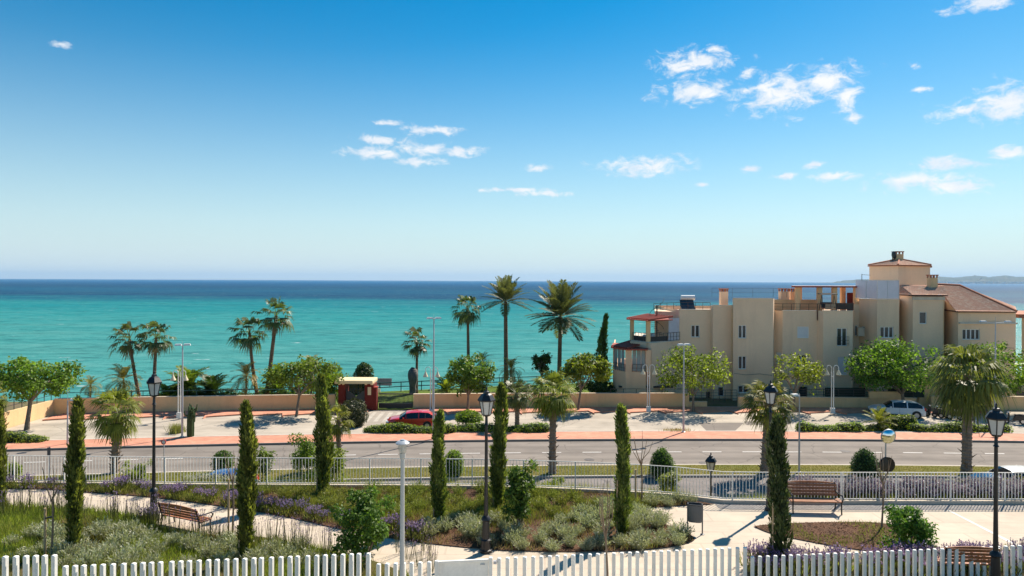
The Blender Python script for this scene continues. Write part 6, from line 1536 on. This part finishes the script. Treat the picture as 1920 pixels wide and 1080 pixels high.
# cactus, tuft, rock and dry grass
g = G(352, 824, .0); t = thing('tall_cactus', 'tall upright cactus cluster beside the grey street light', 'cactus', g+Vector((0,.5,0)))
CACT = M('cactus_green', (.045,.085,.03), .8, var=.3)
rr = random.Random(5)
for k in range(7):
    a = k*.9; p0 = t.location+Vector((.18*math.cos(a), .18*math.sin(a), 0)); h = rr.uniform(1.6, 2.9)
    prof = [(0.02,h+.05),(.07,h),(.10,h*.7),(.11,h*.3),(.09,0)]; MB().lathe(list(reversed(prof)), 9, p0).build('stem', CACT, t, smooth=60)
    for q in range(3):
        z = h*rr.uniform(.5,.95); b_ = rr.uniform(0,6.28); MB().tube([p0+Vector((0,0,z)), p0+Vector((.25*math.cos(b_),.25*math.sin(b_),z+.1)), p0+Vector((.3*math.cos(b_),.3*math.sin(b_),z+.45))], [.06,.065,.03], 7).build('arm', CACT, t)
p = G(775, 726, .03); rk = MB(); rng = np.random.default_rng(8); p = Vector((X(775, 76), 76, .03))
prof = [(.42,0),(.36,.4),(.38,.9),(.52,1.6),(.60,2.1),(.48,2.6),(.2,2.85),(.02,2.9)]
rk.lathe(prof, 10); rk.v = [tuple(Vector(v)*1.0+Vector(rng.normal(size=3)*.05)+p) for v in rk.v]
t = thing('standing_stone', 'tall grey standing stone next to the lone fan palm on the lawn', 'stone', p); rk.build('stone', M('grey_rock', (.14,.13,.12), .9, var=.4, scale=2, bump=.6), t, smooth=50)
def blades(rng, P, h, w, lean=.3, tint=(0,1)):
    n = len(P); a = rng.uniform(0, 6.28, n); d = unit(np.stack([np.cos(a)*lean*rng.random(n), np.sin(a)*lean*rng.random(n), np.ones(n)], 1)); nr = unit(rng.normal(size=(n,3))*np.array([1,1,.1]))
    s = unit(np.cross(d, nr)); hh = (h*rng.uniform(.5,1.1,n))[:,None]; w_ = w
    tip = P+d*hh+np.stack([np.cos(a), np.sin(a), np.full(n, -.2)], 1)*hh*lean*.4
    V = np.stack([P-s*w_/2, P+s*w_/2, tip], 1).reshape(-1,3); i = np.arange(n)[:,None]*3
    return V, np.hstack([i, i+1, i+2]), rng.uniform(tint[0], tint[1], n)
rng = np.random.default_rng(141)
for (lab, px, pyb, d, wr, h, mat, nm) in (('dry reddish grass tuft behind the roof of the red entrance', 661, 715, 76, .9, 2.4, LEAF('reed_dry', (.16,.10,.07), (.34,.22,.14), .3), 'tall_grass'), ('pale grass tuft at the foot of the tall cactus', 333, 822, 56.5, .55, .9, L_OLIVE, 'tall_grass'), ('dry flat grass at the foot of the street light before the apartment block', 1272, 809, 57.6, 1.4, .35, L_YELLOW, 'tall_grass')):
    n = 420; P = np.stack([rng.normal(size=n)*wr*.45, rng.normal(size=n)*.3, np.zeros(n)], 1); V, Fq, T = blades(rng, P, h, .04, .35)
    tag(place(nm, np_mesh(nm, V, Fq, T), mat, None, (X(px, d), d, .02)), lab, 'grass tuft', 'grass tufts')

# ---- garden ground cover: grass as stuff; silver shrubs and flower clumps as plants of their own
def in_poly(pts, poly):
    x, y = pts[:,0], pts[:,1]; ins = np.zeros(len(pts), bool); n = len(poly)
    for i in range(n):
        x0, y0 = poly[i]; x1, y1 = poly[(i+1) % n]; c = ((y0 > y) != (y1 > y)); xi = (x1-x0)*(y-y0)/((y1-y0) if abs(y1-y0) > 1e-9 else 1e-9)+x0; ins ^= c & (x < xi)
    return ins
def scatter(poly, n, rng):
    P = np.array(poly); lo, hi = P.min(0), P.max(0); out = np.zeros((0,2))
    while len(out) < n: q = rng.uniform(lo, hi, (n*2, 2)); out = np.vstack([out, q[in_poly(q, poly)]])
    return out[:n]
def vnoise(p, s, seed):
    a = np.random.default_rng(seed).uniform(0, 6.28, 6); return (np.sin(p[:,0]*s+a[0]+1.3*np.sin(p[:,1]*s*.7+a[1]))+np.sin(p[:,1]*s*1.1+a[2]+1.1*np.sin(p[:,0]*s*.8+a[3])))/4+.5
rng = np.random.default_rng(151)
vis1 = [p for p in bed1 if p[1] > 16]; b1poly = bed1[:-2]+[(bed1[-3][0], 16.5), (-17.5, 16.5)]
def grass(name, label, pts, h, w, mat, z, mask=None, lean=.45, tint=(0,1)):
    if mask is not None:
        pts = pts[mask]; z = z if np.isscalar(z) else z[mask]
    P = np.column_stack([pts, np.full(len(pts), z) if np.isscalar(z) else z]); V, Fq, T = blades(rng, P, h, w, lean, tint)
    o = place(name, np_mesh(name, V, Fq, T), mat); return tag(o, label, 'grass', kind='stuff')
q = scatter(b1poly, 60000, rng); nz = vnoise(q, 1.2, 1); far = np.clip((q[:,1]-18.5)/3, 0, 1)
grass('bed_grass', 'green grass and ground cover in the lower bed below the path', q, .30, .022, L_GRASS, BZ, (nz*.75+far*.35+rng.random(len(q))*.35) > .78)
q = scatter(bed2, 60000, rng); nz = vnoise(q, 1.5, 2); far = np.clip((q[:,1]-22.5)/2.5, 0, 1)
grass('bed_grass', 'olive ground cover in the central planting bed', q, .24, .022, L_COVER, BZ, (nz*.8+far*.3+rng.random(len(q))*.35) > .82)
q = scatter(b1poly, 26000, rng); grass('dry_grass', 'yellowing seed stalks among the grass of the lower bed', q, .42, .014, L_OLIVE, BZ, vnoise(q, 1.7, 11)+rng.random(len(q))*.3 > .72)
q = scatter(bed2, 30000, rng); grass('dry_grass', 'dry brownish stalks among the cover of the central bed', q, .2, .02, LEAF('dry_stalk', (.17,.12,.06), (.40,.32,.16), .25), BZ, vnoise(q, 2.1, 12)+rng.random(len(q))*.3 > .66)
q = scatter(bed3, 2600, rng); grass('bed_grass', 'sparse green shoots in the mulch of the plaza bed', q, .12, .018, L_COVER, BZ, vnoise(q, 2.2, 3) > .45)
q = np.column_stack([rng.uniform(-36, 36, 46000), rng.random(46000)]); q[:,1] = [lane_y1(x)+.2+f*2.2 for x, f in q]
grass('median_grass', 'mown grass of the boulevard median', q, .09, .03, L_OLIVE, .10, tint=(.1,.9))
q = np.column_stack([rng.uniform(-22, 22, 16000), rng.random(16000)*2.2+.2]); yy = np.array([fence_y(x)+.16+f for x, f in q]); zz = np.interp(q[:,1], [0, 1.0, 3.4], [GZ-.05, GZ-.35, GZ-1.6]); q2 = np.column_stack([q[:,0], yy])
grass('bank_weeds', 'long weeds growing on the bank beyond the white fence', q2, .55, .02, L_GRASS, zz, vnoise(q2, 1.6, 5)+rng.random(len(q2))*.3 > .62)
q = scatter([(-14, 68), (13, 69), (12, 85), (0, 82), (-12, 78)], 9000, rng); grass('lawn_grass', 'short grass of the seaside lawn', q, .10, .05, L_GRASS, .03)
# bark chips on the mulch
q = np.vstack([scatter(bed2, 9000, rng), scatter(bed3, 3000, rng)]); n = len(q); P = np.column_stack([q, np.full(n, BZ+.012)]); nr = unit(np.column_stack([rng.normal(size=(n,2))*.5, np.ones(n)])); V, Fq = leaf_cards(P, rng.normal(size=(n,3))*np.array([1,1,.15]), nr, rng.uniform(.03,.09,n), rng.uniform(.02,.045,n), rng)
tag(place('bark_chips', np_mesh('bark_chips', V, Fq, rng.random(n)), LEAF('bark_chip', (.07,.035,.022), (.26,.14,.09), .0, .9, .1)), 'brown bark chips over the planting beds', 'mulch', kind='stuff')

def tuft_mesh(name, seed, r, h, n, kind):
    g_ = np.random.default_rng(seed); a = g_.uniform(0, 6.28, n); f = g_.random(n)**.6; rad = r*f
    base = np.stack([rad*.35*np.cos(a), rad*.35*np.sin(a), np.zeros(n)], 1); d = unit(np.stack([np.cos(a)*f*.9, np.sin(a)*f*.9, np.ones(n)*.9], 1)+g_.normal(size=(n,3))*.14); L = h*g_.uniform(.55,1.05,n)*(1-.25*f)
    parts = []
    for k in range(5):                      # sprays up each stem
        t0 = .2+.17*k; P = base+d*(L*t0)[:,None]; dd = unit(d+g_.normal(size=(n,3))*.55); nr = unit(g_.normal(size=(n,3))); V, Fq = leaf_cards(P, dd, nr, L*.26, L*.055, g_, .1); parts.append((V, Fq, np.clip(g_.random(n)*.7+.09*k, 0, 1)))
    s = unit(np.cross(d, g_.normal(size=(n,3)))); tip = base+d*L[:,None]; V = np.stack([base-s*.006, base+s*.006, tip+s*.002, tip-s*.002], 1).reshape(-1,3); parts.append((V, np.arange(4*n).reshape(-1,4), np.full(n, .2)))
    return np_mesh(name, *join(parts))
silver = [tuft_mesh('silver_shrub', 200+k, .42, .55, 170, 0) for k in range(4)]
olive = [tuft_mesh('olive_shrub', 210+k, .4, .42, 130, 0) for k in range(3)]
for m_ in silver: m_.materials.append(L_SILVER)
for m_ in olive: m_.materials.append(L_COVER)
ORD = 'first second third fourth fifth sixth seventh eighth ninth tenth eleventh twelfth thirteenth fourteenth fifteenth sixteenth seventeenth eighteenth nineteenth twentieth'.split()+['twenty-'+w for w in 'first second third fourth fifth sixth seventh eighth ninth'.split()]
LANDS = [(G(a, b, GZ)[:2], n_) for a, b, n_ in ((911,1035,'the path-edge lantern'),(288,975,'the lantern by the bench'),(1303,1001,'the litter bin'),(350,990,'the angled path bench'),(1530,962,'the plaza bench'),(760,1062,'the bowl lamp'),(860,1056,'the garden gate'),(823,980,'the street light cypress'),(935,950,'the cypress behind the lantern'),(606,926,'the dark cypress'),(141,1036,'the cypress near the sunlit palm'),(461,1050,'the cypress at the path end'),(1166,1002,'the cypress near the litter bin'),(680,1052,'the large dark shrub'),(974,995,'the tall dark shrub'),(96,1045,'the staked corner sapling'),(436,1000,'the tall staked sapling'),(1203,944,'the sapling at the fence bend'),(1444,957,'the plaza lantern'),(1700,1040,'the glossy plaza shrub'),(1868,1072,'the corner lantern'),(1461,1060,'the loose feathery cypress'),(1800,940,'the yellow mounds'),(1665,935,'the convex mirror'),(1590,1064,'the plaza bed sapling'),(20,930,'the cypress at the picture edge'))]
def by_landmark(pts, kind):
    near = [min(range(len(LANDS)), key=lambda j: (LANDS[j][0][0]-p[0])**2+(LANDS[j][0][1]-p[1])**2) for p in pts]; out = [None]*len(pts)
    for j in set(near):
        idx = sorted([i for i in range(len(pts)) if near[i] == j], key=lambda i: (LANDS[j][0][0]-pts[i][0])**2+(LANDS[j][0][1]-pts[i][1])**2)
        for r_, i in enumerate(idx): out[i] = '%s, %s out from %s' % (kind, ORD[min(r_, 28)], LANDS[j][1])
    return out
def plants(name, meshes, pts, label, cat, group, smin=.7, smax=1.3, z=BZ, zs=1.0):
    labs = by_landmark(pts, label)
    for i, p in enumerate(pts):
        s = random.uniform(smin, smax); o = place(name, meshes[i % len(meshes)], None, None, (p[0], p[1], z if np.isscalar(z) else z[i]), random.uniform(0, 6.28), (s, s, s*zs*random.uniform(.85, 1.2))); tag(o, labs[i], cat, group)
def thin(pts, dmin):
    out = []
    for p in pts:
        if all((p[0]-o[0])**2+(p[1]-o[1])**2 > dmin*dmin for o in out): out.append(p)
    return out
def region(pxpoly, n, dmin, poly=None):
    q = scatter(px2(pxpoly), n*6, rng)
    if poly is not None: q = q[in_poly(q, poly)]
    return thin(q, dmin)[:n]
pl1 = region([(790,1005),(850,975),(960,985),(1000,1000),(1100,960),(1190,960),(1300,1010),(1290,1022),(1200,1032),(1000,1036),(900,1028)], 46, .5, bed2)
plants('silver_shrub', silver, pl1, 'silvery shrub in the central bed', 'shrub', 'silver shrubs of the central bed', .6, 1.15)
pl2 = region([(0,1005),(200,1000),(400,1015),(560,1035),(620,1075),(0,1075)], 40, .5, bed1)
plants('silver_shrub', silver, pl2, 'silvery shrub in the grassy bed', 'shrub', 'silver shrubs of the grassy bed', .65, 1.1)
pl3 = region([(480,925),(900,925),(1190,945),(1190,965),(900,985),(600,960)], 60, .5, bed2)
plants('olive_shrub', olive, pl3, 'low olive shrub in the upper bed', 'shrub', 'low shrubs of the upper bed', .7, 1.2)
pl3 = region([(1215,938),(1340,947),(1290,949),(1215,952)], 9, .4)
plants('silver_shrub', silver, pl3, 'silvery shrub at the fence bend', 'shrub', 'silver shrubs at the fence bend', .6, .9)
# flower stalks
def flower_mesh(name, seed, r, h, n, head, mats):
    g_ = np.random.default_rng(seed); a = g_.uniform(0, 6.28, n); rad = r*np.sqrt(g_.random(n)); base = np.stack([rad*np.cos(a), rad*np.sin(a), np.zeros(n)], 1)*.6; d = unit(np.stack([np.cos(a)*rad*.4, np.sin(a)*rad*.4, np.ones(n)], 1)+g_.normal(size=(n,3))*.07); L = h*g_.uniform(.6,1.05,n); tip = base+d*L[:,None]
    s = unit(np.cross(d, g_.normal(size=(n,3)))); V = np.stack([base-s*.007, base+s*.007, tip+s*.004, tip-s*.004], 1).reshape(-1,3); st = np_mesh(name+'_stems', V, np.arange(4*n).reshape(-1,4), g_.random(n)*.5); st.materials.append(mats[0])
    hp = []
    for k in range(5):
        P = tip-d*(g_.random(n)*head)[:,None]; dd = unit(d+g_.normal(size=(n,3))*.9); V, Fq = leaf_cards(P, dd, g_.normal(size=(n,3)), head*.55, head*.42, g_); hp.append((V, Fq, g_.random(n)))
    fl = np_mesh(name+'_flowers', *join(hp)); fl.materials.append(mats[1])
    lf = None
    if len(mats) > 2:
        k = n*2; a = g_.uniform(0,6.28,k); rd = r*np.sqrt(g_.random(k)); P = np.stack([rd*np.cos(a), rd*np.sin(a), g_.random(k)*h*.4], 1); V, Fq = leaf_cards(P, np.stack([np.cos(a)*.5, np.sin(a)*.5, np.ones(k)], 1), g_.normal(size=(k,3)), h*.3, h*.05, g_); lf = np_mesh(name+'_leaves', V, Fq, g_.random(k)); lf.materials.append(mats[2])
    return st, fl, lf
def flowers(name, meshes, pts, label, group, smin=.8, smax=1.2, z=BZ, cat='flowers'):
    labs = by_landmark(pts, label)
    for i, p in enumerate(pts):
        st, fl, lf = meshes[i % len(meshes)]; s = random.uniform(smin, smax); t = thing(name, labs[i], cat, (p[0], p[1], z if np.isscalar(z) else z[i]), random.uniform(0,6.28), group); t.scale = (s, s, s*random.uniform(.85,1.15))
        place('stems', st, None, t); place('blossom', fl, None, t)
        if lf is not None: place('leaves', lf, None, t)
STEM = LEAF('stem_green', (.07,.075,.03), (.16,.17,.06), .1)
limo = [flower_mesh('sea_lavender', 300+k, .34, .5, 60, .075, (STEM, L_PURPLE, L_COVER)) for k in range(3)]
stalk = [flower_mesh('flower_stalk', 310+k, .30, .95, 20, .05, (STEM, L_PURPLE)) for k in range(3)]
lav = [flower_mesh('lavender', 320+k, .38, .85, 90, .14, (STEM, L_LAV, L_COVER)) for k in range(3)]
ydai = [flower_mesh('yellow_daisy', 330+k, .45, .5, 120, .06, (STEM, L_YFLOW, L_SILVER)) for k in range(2)]
wdai = [flower_mesh('white_daisy', 340+k, .38, .5, 60, .06, (STEM, L_WFLOW, L_COVER)) for k in range(2)]
e_pts = [(5,917),(90,919),(160,925),(280,932),(350,941),(425,951),(480,960),(567,975),(630,990),(730,1007),(792,1016)]
fp = []
for k in range(80):
    f = random.random()*(len(e_pts)-1); j = int(f); a, b = e_pts[j], e_pts[j+1]; px, py = a[0]+(b[0]-a[0])*(f-j), a[1]+(b[1]-a[1])*(f-j); w = G(px, py-random.uniform(1, 14 if px > 200 else 5), GZ); fp.append((w.x, min(w.y, fence_y(w.x)-.35)))
flowers('sea_lavender', limo, thin(fp, .3)[:46], 'purple flower clump above the path', 'sea lavender along the path', .7, 1.2)
lo_pts = [(5,953),(125,958),(277,974),(330,1004),(480,1009),(580,1029),(640,1040)]
fp = []
for k in range(120):
    f = random.random()*(len(lo_pts)-1); j = int(f); a, b = lo_pts[j], lo_pts[j+1]; w = G(a[0]+(b[0]-a[0])*(f-j), a[1]+(b[1]-a[1])*(f-j)+random.uniform(2, 16), GZ); fp.append((w.x, w.y))
flowers('flower_stalk', stalk, thin(fp, .22)[:60], 'thin flower stalks below the path', 'flower stalks along the path', .7, 1.1)
fp = region([(1405,1062),(1440,1053),(1600,1062),(1760,1052),(1930,1040),(1930,1079),(1405,1079)], 44, .3, bed4)
flowers('sea_lavender', limo, fp, 'purple flowers behind the pickets', 'purple flowers behind the pickets', .9, 1.3)
fp = region([(740,1040),(800,1030),(830,1075),(770,1079)], 7, .3); flowers('flower_stalk', stalk, fp, 'tall flower stalks by the gate', 'flower stalks by the bowl lamp', .7, .9)
fx = np.linspace(X(1505, 26.6), X(1935, 26.6), 44); lp = [(x+random.uniform(-.1,.1), fence_y(x)+.55+random.random()*.8) for x in fx]
flowers('lavender', lav, lp, 'pale lavender bush beyond the fence', 'lavender row beyond the fence', .85, 1.15, GZ-.25)
lp = [(X(p, 28), fence_y(X(p, 28))+1.6) for p in (1800,1812,1824,1836,1858,1870,1882,1894,1906)]; flowers('yellow_daisy', ydai, lp, 'yellow flowering mound beyond the fence', 'yellow mounds beyond the fence', 1.0, 1.3, GZ-.05)
lp = [(X(p, 28.6), fence_y(X(p, 28.6))+1.3) for p in (1725,1735,1745,1755)]; flowers('white_daisy', wdai, lp, 'white flowering mound among the lavender', 'white mounds beyond the fence', 1.0, 1.2, GZ-.05)
lp = [(X(p, 29.2), fence_y(X(p, 29.2))+1.4+random.random()*.3) for p in range(352, 470, 12)]; flowers('white_daisy', wdai, lp, 'white weeds before the blue car', 'white weeds on the bank', .9, 1.2, GZ-.45)
fp = [(G(288, 975, GZ).x+random.uniform(-.2,.2), G(288, 975, GZ).y-random.uniform(.2,.4)) for k in range(2)]
flowers('sea_lavender', limo, fp, 'purple flowers at the lantern foot', 'purple flowers at the lantern foot', .9, 1.1)
# ================================================================== THE AIR
hz = MB().box(-46000, 46000, -400, 62000, -11, 520).build('haze', None)
hmm = bpy.data.materials.new('haze'); hmm.use_nodes = True; ht = hmm.node_tree; ht.nodes.clear()
pv = ht.nodes.new('ShaderNodeVolumePrincipled'); pv.inputs['Color'].default_value = (.5, .74, 1, 1); pv.inputs['Density'].default_value = 2.4e-5; pv.inputs['Anisotropy'].default_value = .1
ht.links.new(pv.outputs[0], ht.nodes.new('ShaderNodeOutputMaterial').inputs['Volume']); hz.data.materials.append(hmm); tag(hz, 'thin sea haze', kind='stuff')
